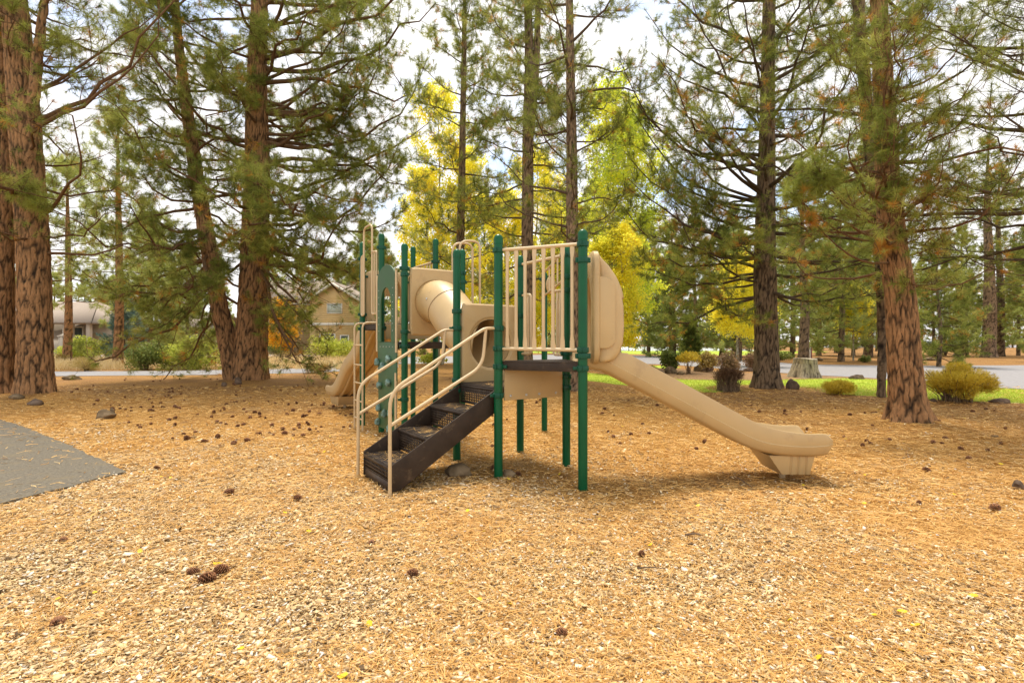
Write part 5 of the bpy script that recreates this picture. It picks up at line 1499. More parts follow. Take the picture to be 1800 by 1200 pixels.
# ------------------------------------------------------------------ shrubs
def shrub(base, w, h, label, mat, seed, n=2600, leaf=.05, stems=14, bare=.35, flat=1.0, stem_mat='bark_dark', name="shrub", blade=False, fan=.6, open_top=False, leafy=True, footr=.07):
    rg = np.random.default_rng(seed)
    root = empty(name, tuple(base), label, "shrub")
    # stems fan out from the foot
    a = rg.uniform(0, 6.28, stems); q = np.sqrt(rg.random(stems)) * w * .5 * fan
    t = np.linspace(0, 1, 6)
    end = np.stack([np.cos(a) * q, np.sin(a) * q, h * rg.uniform(.38, .84, stems)], -1)
    foot = np.stack([np.cos(a), np.sin(a), a * 0], -1) * w * footr * rg.uniform(.3, 1, (stems, 1))
    P = foot[:, None] * (1 - t)[None, :, None] + end[:, None] * np.stack([t ** 1.5, t ** 1.5, t], -1)[None] + np.cumsum(rg.normal(0, .012 * w, (stems, 6, 3)), 1)
    P[:, 0, 2] = -.05
    V, F = tube_batch(P, (.012 * max(w, .8)) * np.linspace(1, .3, 6)[None] * rg.uniform(.6, 1.4, (stems, 1)), 5)
    link("stems", raw_mesh("stems", V, [F], True, {"crack": np.full(len(V), .4)}), M[stem_mat], root)
    if not leafy: return root
    # lumpy crown
    k = 22
    lc = nrm(rg.normal(0, 1, (k, 3))) * (rg.random((k, 1)) ** .33)
    lc[:, 2] = np.abs(lc[:, 2]) * flat if bare > .2 else lc[:, 2]
    cz = h * (bare + (1 - bare) * .42); hz = h * (1 - bare) * .55
    c = np.stack([lc[:, 0] * w * .38, lc[:, 1] * w * .38, cz + lc[:, 2] * hz * .7], -1)
    ci = rg.integers(0, k, n)
    d = nrm(rg.normal(0, 1, (n, 3))) * (rg.random((n, 1)) ** .4)
    p = c[ci] + d * np.array((w * .2, w * .2, hz * .48))
    tint = np.clip(rg.normal(.5, .2, n) + (rg.random(k) - .5)[ci] * .4, 0, 1)
    if blade:
        ax = nrm(d + np.array((0, 0, .9)) + (p - np.array((0, 0, h * .3))) * .5)
        V, F, tt = tuft_mesh(p, ax, rg.uniform(.8, 1.3, n) * leaf, 5, .006, np.minimum(tint, .87), rg, .6)
        V, F = V, F; tint = tt
        me = raw_mesh("foliage", V, [F], False, {"tint": tint})
    else:
        V, F, tt = leaf_cloud(p, leaf * rg.uniform(.6, 1.3, n), tint, rg)
        me = raw_mesh("foliage", V, [F], False, {"tint": tt})
    link("foliage", me, M[mat], root)
    return root
def px_shrub(px, py, wpx, hpx, *a, **k):
    b = G(px, py); s = FPX / b.y
    return shrub(b, wpx / s, hpx / s, *a, **k)
px_shrub(1178, 655, 38, 42, "rounded dull green shrub left of the clipped gold one", 'shrub_green', 101, 3000, .09, bare=.1)
px_shrub(1210, 657, 46, 40, "clipped bright gold shrub on short stems in the planting bed", 'shrub_yellow', 102, 3600, .07, 16, .33, 1.25, fan=.4)
px_shrub(1243, 654, 40, 38, "pale tan gold shrub behind the clipped gold one", 'shrub_tan', 103, 2800, .08, bare=.15)
px_shrub(1282, 664, 46, 52, "loose russet and green shrub rising behind the brown twiggy bush", 'shrub_red', 104, 2400, .075, 24, .2)
px_shrub(1280, 688, 52, 46, "brown twiggy bush of dense upright bare stems on the lawn edge", 'twig', 105, 1300, .15, 260, .3, blade=True, stem_mat='bark_dark', fan=1.05, footr=.4)
px_shrub(1322, 652, 32, 36, "straggly reddish shrub half hidden behind the dark pine trunk", 'shrub_red', 106, 1400, .08, 16, .2)
px_shrub(1475, 694, 56, 29, "low mounded yellow green shrub on the lawn edge", 'shrub_yellow', 107, 3600, .045, bare=.02, stems=20, blade=True)
px_shrub(1682, 706, 108, 68, "large golden feathery bush with dark fanning stems beside the leaning pine", 'shrub_yellow', 108, 8500, .08, 80, .18, .85, blade=True, fan=.9, footr=.2)
px_shrub(1145, 656, 40, 14, "low tan and brown ground shrub beside the slide chute", 'shrub_tan', 109, 1400, .06, bare=.05)
px_shrub(1520, 637, 22, 14, "small grey green shrub beyond the road", 'shrub_green', 110, 700, .1, bare=.05)
px_shrub(1372, 633, 60, 18, "low grey shrub patch beyond the road beside the dark pine", 'shrub_green', 111, 1200, .12, bare=.05)
px_shrub(1660, 625, 44, 30, "dark shrub beyond the road by the parked cars", 'shrub_green', 112, 1300, .16, bare=.1)
px_shrub(140, 637, 96, 46, "broad lime green shrub in the dry grass behind the massive pine", 'shrub_lime', 113, 4200, .13, bare=.08)
px_shrub(152, 652, 46, 28, "straw gold rounded shrub by the footpath", 'shrub_tan', 114, 2200, .07, bare=.05, blade=True)
px_shrub(108, 640, 30, 20, "small pale tan shrub behind the massive pine trunk", 'shrub_tan', 115, 900, .09, bare=.05)
px_shrub(20, 636, 30, 40, "bright lime shrub glimpsed between the two left trunks", 'shrub_lime', 116, 1500, .11, bare=.05)
px_shrub(255, 650, 80, 56, "dark green shrub left of the lime one under the drooping limbs", 'shrub_green', 117, 3200, .11, bare=.1)
px_shrub(340, 649, 108, 60, "wide lime and green shrub under the drooping limbs of the twin stemmed pine", 'shrub_lime', 118, 5200, .11, bare=.08)
px_shrub(300, 648, 60, 40, "mid green shrub between two broader shrubs by the footpath", 'shrub_green', 119, 2200, .1, bare=.08)
px_shrub(488, 623, 54, 46, "dark green shrub under the orange maple", 'shrub_green', 120, 2200, .16, bare=.08)
px_shrub(530, 620, 52, 32, "lime green shrub in front of the tan house", 'shrub_lime', 121, 2000, .16, bare=.05)
px_shrub(572, 632, 78, 56, "large lime shrub below the house window beside the wave slide", 'shrub_lime', 122, 4200, .13, bare=.05)
px_shrub(600, 634, 56, 44, "yellow green shrub just left of the wave slide", 'shrub_lime', 123, 2600, .12, bare=.05)
px_shrub(510, 632, 34, 18, "pale dry shrub around the marker post", 'shrub_tan', 124, 1300, .1, bare=.05, blade=True)
px_shrub(560, 656, 52, 24, "brownish tuft of dry shrub at the footpath end", 'shrub_tan', 125, 2200, .08, bare=.05, blade=True)
px_shrub(535, 606, 40, 24, "dull red shrub against the tan house wall", 'shrub_red', 126, 1200, .22, bare=.05)
px_shrub(840, 652, 26, 34, "brown shrub behind the foot of the crawl tunnel", 'shrub_red', 127, 1500, .07, bare=.1)
px_shrub(760, 640, 60, 22, "olive shrub seen between the tower posts", 'shrub_lime', 128, 1500, .12, bare=.05)
px_shrub(690, 640, 50, 20, "straw shrub seen beneath the tower deck", 'shrub_tan', 129, 1500, .1, bare=.05, blade=True)

# ------------------------------------------------------------------ stones, stump, cones, leaves
def stone(loc, sx, sy, sz, seed, label, mat='rock', group=None, name="rock", sink=.3):
    rg = np.random.default_rng(seed); ph = rg.uniform(0, 6, 6)
    bm = bmesh.new(); bmesh.ops.create_icosphere(bm, subdivisions=4, radius=1)
    cuts = [(Vector(nrm(rg.normal(0, 1, 3))), rg.uniform(.55, .85)) for _ in range(9)]
    for v in bm.verts:
        c = v.co.copy()
        for nn, dd in cuts:
            k = c.dot(nn)
            if k > dd: c -= nn * (k - dd) * .85
        f = 1 + .1 * math.sin(2.5 * c.x + ph[0]) * math.sin(3 * c.y + ph[1]) + .05 * math.sin(7 * c.z + ph[2]) * math.sin(6 * c.x + ph[3]) + .025 * math.sin(15 * c.y + ph[4]) * math.sin(13 * c.z + ph[5])
        v.co = Vector((c.x * sx * f, c.y * sy * f, c.z * sz * f))
    me = bpy.data.meshes.new(name); bm.to_mesh(me); bm.free()
    me.polygons.foreach_set("use_smooth", np.ones(len(me.polygons), bool)); me.set_sharp_from_angle(angle=R(40))
    o = link(name, me, M[mat], None, (loc[0], loc[1], sz * (1 - 2 * sink) + float(hgt(loc[0], loc[1]))), (0, 0, rg.uniform(-.4, .4)))
    return tag(o, label, "rock", group)
def px_stone(px, py, wpx, hpx, seed, label, mat='rock', **k):
    b = G(px, py); s = FPX / b.y
    return stone(b + Vector((0, wpx / s * .35, 0)), wpx / s / 2, wpx / s * .38, hpx / s / 1.35, seed, label, mat, **k)
px_stone(800, 838, 56, 20, 1, "flat tan stone on the chips beneath the stairs")
px_stone(176, 737, 34, 15, 2, "rounded grey stone near the asphalt path corner")
px_stone(191, 733, 13, 14, 3, "small tilted stone leaning on the rounded grey one")
px_stone(53, 713, 28, 12, 4, "flat stone half buried at the foot of the massive pine", 'rock_dk')
px_stone(20, 704, 26, 8, 5, "pale flat stone at the foot of the left edge pine")
px_stone(416, 676, 17, 12, 6, "small brown stone at the foot of the twin stemmed pine", 'rock_dk')
px_stone(391, 679, 12, 7, 7, "small dark stone left of the twin stemmed pine", 'rock_dk')
px_stone(1397, 688, 27, 19, 8, "dark rounded boulder beside the flared pine base", 'rock_dk')
px_stone(1181, 657, 24, 13, 9, "grey jagged stone under the rounded green shrub", 'rock')
px_stone(1160, 659, 16, 9, 10, "brown stone in the bed beside the slide chute", 'rock_dk')
px_stone(1231, 653, 18, 12, 11, "tan stone between the gold and tan shrubs", 'rock')
px_stone(1246, 653, 22, 12, 12, "dark stone below the tan gold shrub", 'rock_dk')
px_stone(1198, 659, 16, 6, 13, "flat stone at the clipped gold shrub's foot", 'rock')
px_stone(1512, 667, 26, 9, 14, "flat brown stone at the road edge left of the leaning pine", 'rock_dk')
px_stone(1770, 709, 36, 8, 15, "flat dark stone at the lawn edge at the far right", 'rock_dk')
px_stone(1644, 706, 14, 6, 16, "small stone half buried at the foot of the golden bush", 'rock_dk')
px_stone(1650, 626, 20, 10, 17, "grey boulder beyond the road by the parked cars", 'rock')
px_stone(1692, 625, 22, 10, 18, "rounded grey boulder beyond the road in front of the young trees", 'rock')
px_stone(1640, 634, 26, 6, 19, "flat boulder beyond the road edge", 'rock')
px_stone(1318, 653, 18, 7, 20, "brown stone left of the dark pine trunk in the bed", 'rock_dk')
px_stone(1800, 862, 26, 16, 21, "dark rough stone cut by the right edge on the needles", 'rock_dk')
px_stone(893, 838, 34, 13, 22, "dark flat stone behind the front left post of the play deck", 'rock')
px_stone(118, 668, 30, 8, 23, "grey flat stone beside the footpath behind the massive pine", 'rock')
px_stone(1442, 634, 18, 7, 24, "small grey stone beyond the road right of the stump", 'rock')

b = G(1415, 663)
stp = empty("tree_stump", b, "broad weathered grey tree stump at the edge of the road", "stump")
V, F, crk, P, r = trunk_mesh([(0, 0, -.1), (0, 0, .25), (.02, 0, .55), (.03, 0, .76)], [.5, .44, .4, .4], .03, (.09, 1.2), .05, .32, 3, 90)
ns = int(np.sum(np.isclose(V[:, 2], V[-1, 2], atol=1)) and 0) or None
sides = len(V) // len(P)
cidx = len(V); V = np.vstack([V, V[-sides:].mean(0) + (0, 0, .03)])
V[-1 - sides:-1, 2] += .03 * np.sin(np.arange(sides) * 2 * math.pi / sides * 2 + 1)
tri = np.stack([np.arange(sides) + cidx - sides, (np.arange(sides) + 1) % sides + cidx - sides, np.full(sides, cidx)], -1)
link("stump_wood", raw_mesh("stump_wood", V, [F, tri], True, {"crack": np.r_[crk, .5]}), M['stump'], stp)

def cone_mesh(seed):
    rg = np.random.default_rng(seed)
    Vs, Fs, t = [], [], []
    n = 0
    Lc, Rc = .085, .034
    def add(v, f, tt):
        nonlocal n
        Vs.append(np.asarray(v)); Fs.append(np.asarray(f) + n); t.extend([tt] * len(f)); n += len(v)
    K = 92
    for i in range(K):
        u = (i + .5) / K
        a = i * 2.39996; z = (u - .45) * Lc
        rr = Rc * math.sin(math.pi * (.14 + .8 * u)) ** .8 * 1.0
        o = np.array((math.cos(a), math.sin(a), 0)); s = np.array((-math.sin(a), math.cos(a), 0)); up = np.array((0, 0, 1.0))
        tilt = .15 + .75 * u
        d = o * math.cos(tilt) + up * math.sin(tilt)
        nn = np.cross(s, d)
        p0 = o * rr * .3 + up * z
        w = .0105 * (.6 + .7 * math.sin(math.pi * u)); l = rr * .85 + .004
        tip = p0 + d * l
        v = [p0 - s * w * .4, p0 + s * w * .4, p0 + d * l * .75 + s * w + nn * .002, tip + nn * .001, p0 + d * l * .75 - s * w + nn * .002, p0 + d * l * .8 - nn * .004]
        add(v, [[0, 1, 5], [1, 2, 5], [2, 3, 5], [3, 4, 5], [4, 0, 5], [0, 4, 3], [0, 3, 2], [0, 2, 1]], float(np.clip(rg.normal(.45, .2), 0, 1)))
    ic = []
    for k in range(7):
        z = (k / 6 - .45) * Lc; rr = Rc * .42 * math.sin(math.pi * (.1 + .8 * k / 6))
        ic.append([(rr * math.cos(q), rr * math.sin(q), z) for q in np.arange(8) * math.pi / 4])
    V = np.concatenate(Vs + [np.array(ic).reshape(-1, 3)])
    i = np.arange(6)[:, None] * 8 + n; k = np.arange(8)[None]; k2 = (k + 1) % 8
    Q = np.stack([i + k, i + k2, i + 8 + k2, i + 8 + k], -1).reshape(-1, 4)
    me = raw_mesh("pine_cone", V, [np.concatenate(Fs), Q], False, {"tint": np.array(t + [.05] * len(Q))})
    me.materials.append(M['cone'])
    return me
CONES = [cone_mesh(k) for k in range(4)]
def cone(x, y, s, label, group, rg):
    o = bpy.data.objects.new("pine_cone", CONES[rg.integers(4)]); COL.objects.link(o)
    s *= rg.uniform(.62, 1.05)
    o.scale = (s, s, s)
    tilt = rg.choice([R(90), R(75), R(105), R(20), R(60)])
    o.rotation_euler = (tilt, rg.uniform(-.3, .3), rg.uniform(0, 6.28))
    o.location = (x, y, float(hgt(x, y)) + .021 * s)
    tag(o, label, "pine cone", group)
rg = np.random.default_rng(91)
for px, py, s, lab in ((361, 1024, 1.1, "dark pine cone lying on its side in the front trio of cones"), (392, 1008, 1.05, "upright pine cone at the right of the front trio of cones"), (342, 1010, .95, "paler brown pine cone behind the front trio of cones"),
                       (723, 1014, 1.0, "open pine cone on the chips in front of the stairs"), (1128, 977, 1.0, "lone dark pine cone in front of the slide"), (653, 958, .85, "small light brown pine cone in front of the stairs"), (113, 953, .85, "small dark pine cone on the chips at the lower left"),
                       (101, 1103, 1.1, "reddish flattened pine cone at the lower left corner"), (404, 868, 1.0, "red brown pine cone lying right of the asphalt corner"), (523, 876, 1.0, "brown pine cone left of the stairs foot"), (275, 826, .95, "pine cone near the asphalt corner"),
                       (1748, 895, 1.0, "pine cone near the right edge"), (1628, 830, 1.0, "pine cone in front of the leaning pine"), (1615, 887, .9, "pine cone below the leaning pine on bare needles"), (985, 1118, .9, "pale pine cone at the bottom middle"), (912, 833, 1.1, "dark pine cone behind the front left post"), (866, 824, 1.0, "pine cone left of the front left post"), (865, 784, 1.0, "pine cone beneath the stairs behind the post")):
    p = G(px, py); cone(p.x, p.y, s, lab, "pine cones lying alone", rg)
def scatter_cones(n, poly, label, group, smin=.7, smax=.95):
    P = [Vector((a, b, 0)) for a, b in poly]
    xs, ys = [a for a, b in poly], [b for a, b in poly]
    k = 0
    while k < n:
        x, y = rg.uniform(min(xs), max(xs)), rg.uniform(min(ys), max(ys))
        if not in_poly(np.array([x]), np.array([y]), P)[0]: continue
        # cones gather in loose drifts
        q = G(x, y)
        if rg.random() > .45 + .6 * float(patch(q.x, q.y, .6, 2)): continue
        cone(q.x, q.y, rg.uniform(smin, smax), label, group, rg); k += 1
scatter_cones(178, [(150, 664), (400, 668), (640, 663), (660, 700), (640, 745), (520, 775), (330, 790), (200, 740), (110, 690)], "brown pine cone among many on the needles between the left pines and the wave slide", "pine cones strewn between the left pines and the wave slide", .7, 1.05)
scatter_cones(48, [(640, 662), (880, 664), (960, 700), (900, 760), (700, 740), (640, 720)], "brown pine cone on the needles beneath or behind the play structure", "pine cones beneath the play structure")
scatter_cones(42, [(1040, 700), (1560, 715), (1600, 760), (1500, 800), (1080, 790)], "brown pine cone on the needles behind the straight slide", "pine cones behind the straight slide")
scatter_cones(12, [(1640, 720), (1800, 720), (1800, 830), (1620, 790)], "brown pine cone on the needles right of the leaning pine", "pine cones right of the leaning pine")

def leaf_obj(px, py, s, label, group=None):
    p = G(px, py)
    me = raw_mesh("fallen_leaf", np.array([(-.5, 0, .05), (-.1, -.38, 0), (.3, -.3, .08), (.55, 0, .12), (.3, .32, .1), (-.1, .4, .02), (0, 0, -.03)]) * s, [np.array([[0, 1, 6], [1, 2, 6], [2, 3, 6], [3, 4, 6], [4, 5, 6], [5, 0, 6]])], False, {"tint": np.full(6, rg.random())})
    o = link("fallen_leaf", me, M['fallen'], None, (p.x, p.y, float(hgt(p.x, p.y)) + .022), (rg.normal(0, .3), rg.normal(0, .3), rg.uniform(0, 6.28)))
    tag(o, label, "leaf", group)
for px, py, s, lab in ((1585, 1082, .055, "large yellow leaf at the lower right"), (1608, 1106, .05, "yellow leaf just below the large one at the lower right"), (602, 1194, .05, "yellow leaf on the bottom edge"), (792, 1032, .045, "bright yellow leaf below the middle pine cone"), (246, 973, .04, "yellow leaf at the left above the cone trio"),
                       (386, 995, .04, "yellow leaf just behind the cone trio"), (486, 936, .045, "yellow leaf in the left foreground near the stairs"), (1710, 1056, .05, "pale yellow leaf near the right edge"), (850, 940, .04, "small yellow leaf in front of the rail foot"), (1000, 1002, .04, "curled yellow leaf in the middle foreground"), (1040, 976, .04, "yellow leaf left of the lone dark cone"), (650, 1102, .045, "cream yellow leaf at the bottom left of centre"), (895, 1068, .045, "pale leaf beside the grey twig")):
    leaf_obj(px, py, s, lab)
for k in range(60):
    px, py = rg.uniform(60, 1760), rg.choice([rg.uniform(665, 760), rg.uniform(760, 900), rg.uniform(900, 1190)])
    if px < 230 and 730 < py < 890: continue
    leaf_obj(px, py, rg.uniform(.03, .05) * (1.5 if py < 760 else 1), "small yellow leaf scattered on the needles and chips", "small yellow fallen leaves")
def stick(pts, r, label):
    m = MB(); m.tube(spline([G(*p) + Vector((0, 0, .02)) for p in pts], 12), np.linspace(r, r * .5, 12), 7)
    o = m.build("fallen_twig", M['rock_dk'], None, 50); tag(o, label, "twig")
stick([(1228, 1172), (1245, 1178), (1256, 1188), (1260, 1199)], .008, "bent dark twig on the bottom edge right of centre")
stick([(775, 1008), (800, 1000), (815, 998)], .005, "thin grey twig beside the middle pine cone")
stick([(1120, 1003), (1145, 1002), (1170, 1004)], .005, "thin grey twig below the lone dark cone")
stick([(1205, 944), (1220, 942), (1232, 944)], .008, "short dark stick in the right middle foreground")
stick([(1296, 842), (1310, 851), (1322, 860)], .006, "thin dark twig under the slide end")

# ------------------------------------------------------------------ houses
def wall_with_lap(mb, a, b, z0, z1, n, lap=.2):
    """horizontal lap boards along a wall from a to b (ground points), n outward normal"""
    a, b, n = map(np.asarray, (a, b, n)); d = (b - a); l = np.linalg.norm(d); d = d / l
    k = max(1, int((z1 - z0) / lap))
    for i in range(k):
        za = z0 + (z1 - z0) * i / k; zb = z0 + (z1 - z0) * (i + 1) / k
        p = np.array([a + Z * za + n * .03, a + Z * zb + n * .005, a + Z * zb - n * .1, a + Z * za - n * .1])
        mb.prism(p, d * l)
def window(parent, c, w, h, n, mat='glass', frame=.09, mull=0):
    c, n = np.asarray(c, float), np.asarray(n, float); d = np.cross(n, Z) * -1
    mb = MB()
    for sx in (-1, 1): mb.box(c + d * sx * (w / 2 + frame / 2) + n * .06, frame, .09, h + 2 * frame, d, n, Z)
    for sz in (-1, 1): mb.box(c + Z * sz * (h / 2 + frame / 2) + n * .06, w, .09, frame, d, n, Z)
    for k in range(mull): mb.box(c + d * w * ((k + 1) / (mull + 1) - .5) + n * .055, .06, .06, h, d, n, Z)
    f = mb.build("window", M['trim'], parent, None, 0, off=parent.location)
    g = MB(); g.box(c + n * .035, w, .03, h, d, n, Z); g.build("pane", M[mat], f, off=parent.location)
    return f
def roof_slab(mb, a, b, c, d, th=.18):
    P = np.array([a, b, c, d], float); nn = np.cross(P[1] - P[0], P[3] - P[0]); nn = nn / np.linalg.norm(nn)
    if nn[2] < 0: nn = -nn
    mb.prism(P, nn * th)
def house_right():
    y0 = 57.0
    X = lambda px: (px - 900) * y0 / FPX
    root = empty("house", (X(560), y0, 0), "tan two storey house with a gable and pale shingled roof behind the twin stemmed pine", "house")
    n = np.array((0, -1.0, 0))
    xl, xr, xp = X(545), X(632), X(587)
    zE, zP = 6.0, 7.75
    mb = MB()
    wall_with_lap(mb, (xl, y0, 0), (xr, y0, 0), -.2, zE, n)
    mb.prism([(xl, y0 + .02, zE), (xr, y0 + .02, zE), (xp, y0 + .02, zP)], (0, .1, 0))
    mb.box(((xl + xr) / 2, y0 + 4, zE / 2), xr - xl - .02, 7.8, zE - .02)
    mb.build("wall", M['siding'], root, None, off=root.location)
    mb = MB(); xa = X(440)
    wall_with_lap(mb, (xa, y0 + 3, 0), (xl, y0 + 3, 0), -.2, 5.9, n)
    mb.box(((xa + xl) / 2, y0 + 6.5, 2.9), xl - xa - .02, 6.8, 5.8)
    mb.build("wall", M['siding_dk'], root, None, off=root.location)
    mb = MB()
    roof_slab(mb, (xl - .55, y0 - .5, zE - .35), (xp, y0 - .5, zP + .02), (xp, y0 + 9, zP + .02), (xl - .55, y0 + 9, zE - .35))
    roof_slab(mb, (xr + .55, y0 - .5, zE - .35), (xp, y0 - .5, zP + .02), (xp, y0 + 9, zP + .02), (xr + .55, y0 + 9, zE - .35))
    roof_slab(mb, (xa - 1, y0 + 2.3, 5.75), (xl + 3, y0 + 2.3, 5.75), (xl + 3, y0 + 7.5, 8.75), (xa - 1, y0 + 7.5, 8.75))
    roof_slab(mb, (xa - 1, y0 + 12.7, 5.75), (xl + 3, y0 + 12.7, 5.75), (xl + 3, y0 + 7.5, 8.75), (xa - 1, y0 + 7.5, 8.75))
    rf = mb.build("roof", M['shingle'], root, None, off=root.location)
    mb = MB()
    for sx, x1 in ((-1, xl - .6), (1, xr + .6)):
        a, b = np.array((x1, y0 - .53, zE - .42)), np.array((xp, y0 - .53, zP - .02))
        mb.tube([a, b], .13, 4)
    mb.box(((xa + xl) / 2 - .4, y0 + 2.28, 5.68), xl - xa + 1, .08, .2)
    mb.box(((xl + xr) / 2, y0 - .045, 3.35), xr - xl, .05, .28)
    mb.build("trim", M['trim'], root, None, off=root.location)
    window(root, (X(588.5), y0, 5.05), 1.5, .95, n, 'blind')
    window(root, (X(576), y0, 1.3), 1.5, 1.8, n, 'glass', .12, 1)
    window(root, (X(606), y0, 1.1), .75, 1.9, n, 'glass', .12)
    window(root, (X(510), y0 + 3, 4.4), 1.0, 1.1, n, 'glass')
house_right()
def house_left():
    y0 = 60.0
    X = lambda px: (px - 900) * y0 / FPX
    root = empty("house", (X(80), y0, 0), "low grey stucco house with a shingled roof and porch behind the massive pine", "house")
    n = np.array((0, -1.0, 0))
    xl, xr = X(-60), X(166); zE = 3.6
    mb = MB(); mb.box(((xl + xr) / 2, y0 + 6, zE / 2 - .1), xr - xl, 8, zE)
    mb.build("wall", M['stucco'], root, None, off=root.location)
    mb = MB()
    roof_slab(mb, (xl - .6, y0 - 1.2, zE - .15), (xr + .6, y0 - 1.2, zE - .15), (xr - 3.5, y0 + 5, 6.2), (xl + 3, y0 + 5, 6.2))
    roof_slab(mb, (xl - .6, y0 + 11, zE - .15), (xr + .6, y0 + 11, zE - .15), (xr - 3.5, y0 + 5, 6.2), (xl + 3, y0 + 5, 6.2))
    roof_slab(mb, (xr + .6, y0 - 1.2, zE - .15), (xr + .6, y0 + 11, zE - .15), (xr - 3.5, y0 + 5.02, 6.2), (xr - 3.5, y0 + 4.98, 6.2))
    mb.build("roof", M['shingle'], root, None, off=root.location)
    for px in (96, 122, 132, 163):
        c = MB(); c.box((X(px), y0 - .5, zE / 2 - .1), .42, .42, zE); c.box((X(px), y0 - .5, .5), .6, .6, 1.1)
        c.build("porch_column", M['stucco'], root, None, .02, off=root.location)
    window(root, (X(109), y0 + 2, 1.9), 1.5, 2.4, n, 'glass', .14)
    window(root, (X(30), y0 + 2, 1.9), 2.0, 1.6, n, 'glass', .14, 1)
    d = MB(); d.box((X(147), y0 + 1.96, 1.2), 1.7, .1, 2.5); d.build("door", M['siding_dk'], root, off=root.location)
    w = empty("garden_wall", (X(80), y0 - 4, 0), "low grey stucco garden wall with capped pillars before the porch", "wall")
    yy = y0 - 4; Xg = lambda px: (px - 900) * yy / FPX
    m = MB(); m.box(((Xg(10) + Xg(126)) / 2, yy, .75), Xg(126) - Xg(10), .3, 1.7)
    m.box(((Xg(10) + Xg(126)) / 2, yy, 1.64), Xg(126) - Xg(10), .42, .1)
    m.build("wall_panel", M['stucco'], w, off=w.location)
    for px in (20, 112):
        m = MB(); m.box((Xg(px), yy, .95), .62, .62, 2.1); m.box((Xg(px), yy, 2.03), .8, .8, .12)
        m.loft([np.array([(Xg(px) + a * s, yy + b_ * s, z) for a, b_ in ((-1, -1), (1, -1), (1, 1), (-1, 1))]) for s, z in ((.36, 2.09), (.06, 2.26))])
        m.build("pillar", M['stucco'], w, off=w.location)
house_left()
def house_mid():
    y0 = 74.0
    X = lambda px: (px - 900) * y0 / FPX
    root = empty("house", (X(335), y0, 0), "grey house with a pale roof glimpsed behind the shrubs at the twin stemmed pine", "house")
    mb = MB(); mb.box((X(335), y0 + 4, 1.6), X(385) - X(285), 8, 3.4); mb.build("wall", M['stucco'], root, off=root.location)
    mb = MB()
    roof_slab(mb, (X(280), y0 - .8, 3.1), (X(390), y0 - .8, 3.1), (X(380), y0 + 4, 5.4), (X(290), y0 + 4, 5.4))
    roof_slab(mb, (X(280), y0 + 8.8, 3.1), (X(390), y0 + 8.8, 3.1), (X(380), y0 + 4, 5.4), (X(290), y0 + 4, 5.4))
    mb.build("roof", M['shingle'], root, off=root.location)
    window(root, (X(322), y0, 1.8), 2.2, 1.4, (0, -1, 0), 'glass', .14, 1)
    window(root, (X(358), y0, 1.6), 1.4, 1.6, (0, -1, 0), 'glass', .14)
house_mid()

# ------------------------------------------------------------------ tennis court furniture
def tennis():
    y = 95.0
    x0, x1 = (1119 - 900) * y / FPX, (1254 - 900) * y / FPX
    net = empty("tennis_net", ((x0 + x1) / 2, y, 0), "tennis net with a white top band across the court", "net")
    off = net.location
    mb = MB()
    for k in range(70): mb.tube([(x0 + (x1 - x0) * k / 69, y, .05), (x0 + (x1 - x0) * k / 69, y, 1.02 - .15 * math.sin(math.pi * k / 69))], .012, 4)
    for j in range(7): mb.tube([(x0, y, .1 + .13 * j), ((x0 + x1) / 2, y, .1 + .11 * j), (x1, y, .1 + .13 * j)], .012, 4)
    mb.build("mesh_panel", M['black'], net, off=off)
    mb = MB(); t = np.linspace(0, 1, 15)
    mb.tube([(x0 + (x1 - x0) * k, y, 1.07 - .16 * math.sin(math.pi * k)) for k in t], .075, 6)
    mb.build("top_band", M['white'], net, off=off)
    mb = MB(); mb.box(((x0 + x1) / 2, y - .02, .46), .12, .03, .9); mb.build("centre_strap", M['white'], net, off=off)
    for x in (x0, x1):
        mb = MB(); mb.tube([(x, y, -.05), (x, y, 1.14)], .07, 8); mb.build("net_post", M['black'], net, off=off)
    fe = empty("court_fence", (27, 82, 0), "black chain link fence on thin posts around the tennis court", "fence")
    off = fe.location
    xs = [(px - 900) * 82 / FPX for px in (1040, 1105, 1157, 1196, 1236, 1276, 1317)]
    corners = [(xs[0], 82), (xs[-1], 82), (xs[-1] + 9, 138), (xs[0], 138)]
    for a, b, k in ((corners[0], corners[1], 7), (corners[1], corners[2], 14), (corners[2], corners[3], 14)):
        m = MB()
        for j, zz in enumerate((.06, 1.5, 3.3)): m.tube([(*a, zz), (*b, zz)], .025, 5)
        l = math.dist(a, b); n_ = int(l / .45)
        for i in range(n_):
            p = np.array(a) + (np.array(b) - np.array(a)) * i / n_
            q = np.array(a) + (np.array(b) - np.array(a)) * min(1, (i + 3) / n_)
            m.tube([(*p, .08), (*q, 3.3)], .009, 3, False); m.tube([(*q, .08), (*p, 3.3)], .009, 3, False)
        m.build("wire_mesh", M['black'], fe, off=off)
        for i in range(k):
            p = np.array(a) + (np.array(b) - np.array(a)) * i / (k - 1)
            m = MB(); hh = 3.35 if not (i == k - 1 and b == corners[1]) else 3.7
            m.tube([(*p, -.1), (*p, hh)], .05 if hh < 3.5 else .1, 8); m.build("fence_post", M['black'], fe, off=off)
    y = 80.0; x = (1111 - 900) * y / FPX
    be = empty("court_bench", (x, y, 0), "black high backed bench at the court fence below the aspen", "bench")
    off = be.location
    m = MB(); m.box((x, y, .95), 1.1, .5, .06); m.build("seat", M['black'], be, off=off)
    m = MB(); m.box((x, y + .24, 1.45), 1.1, .05, .9); m.build("backrest", M['black'], be, off=off)
    for sx in (-1, 1):
        for sy in (-1, 1):
            m = MB(); m.box((x + sx * .5, y + sy * .22, .47), .06, .06, 1.0); m.build("leg", M['black'], be, off=off)
    return
tennis()

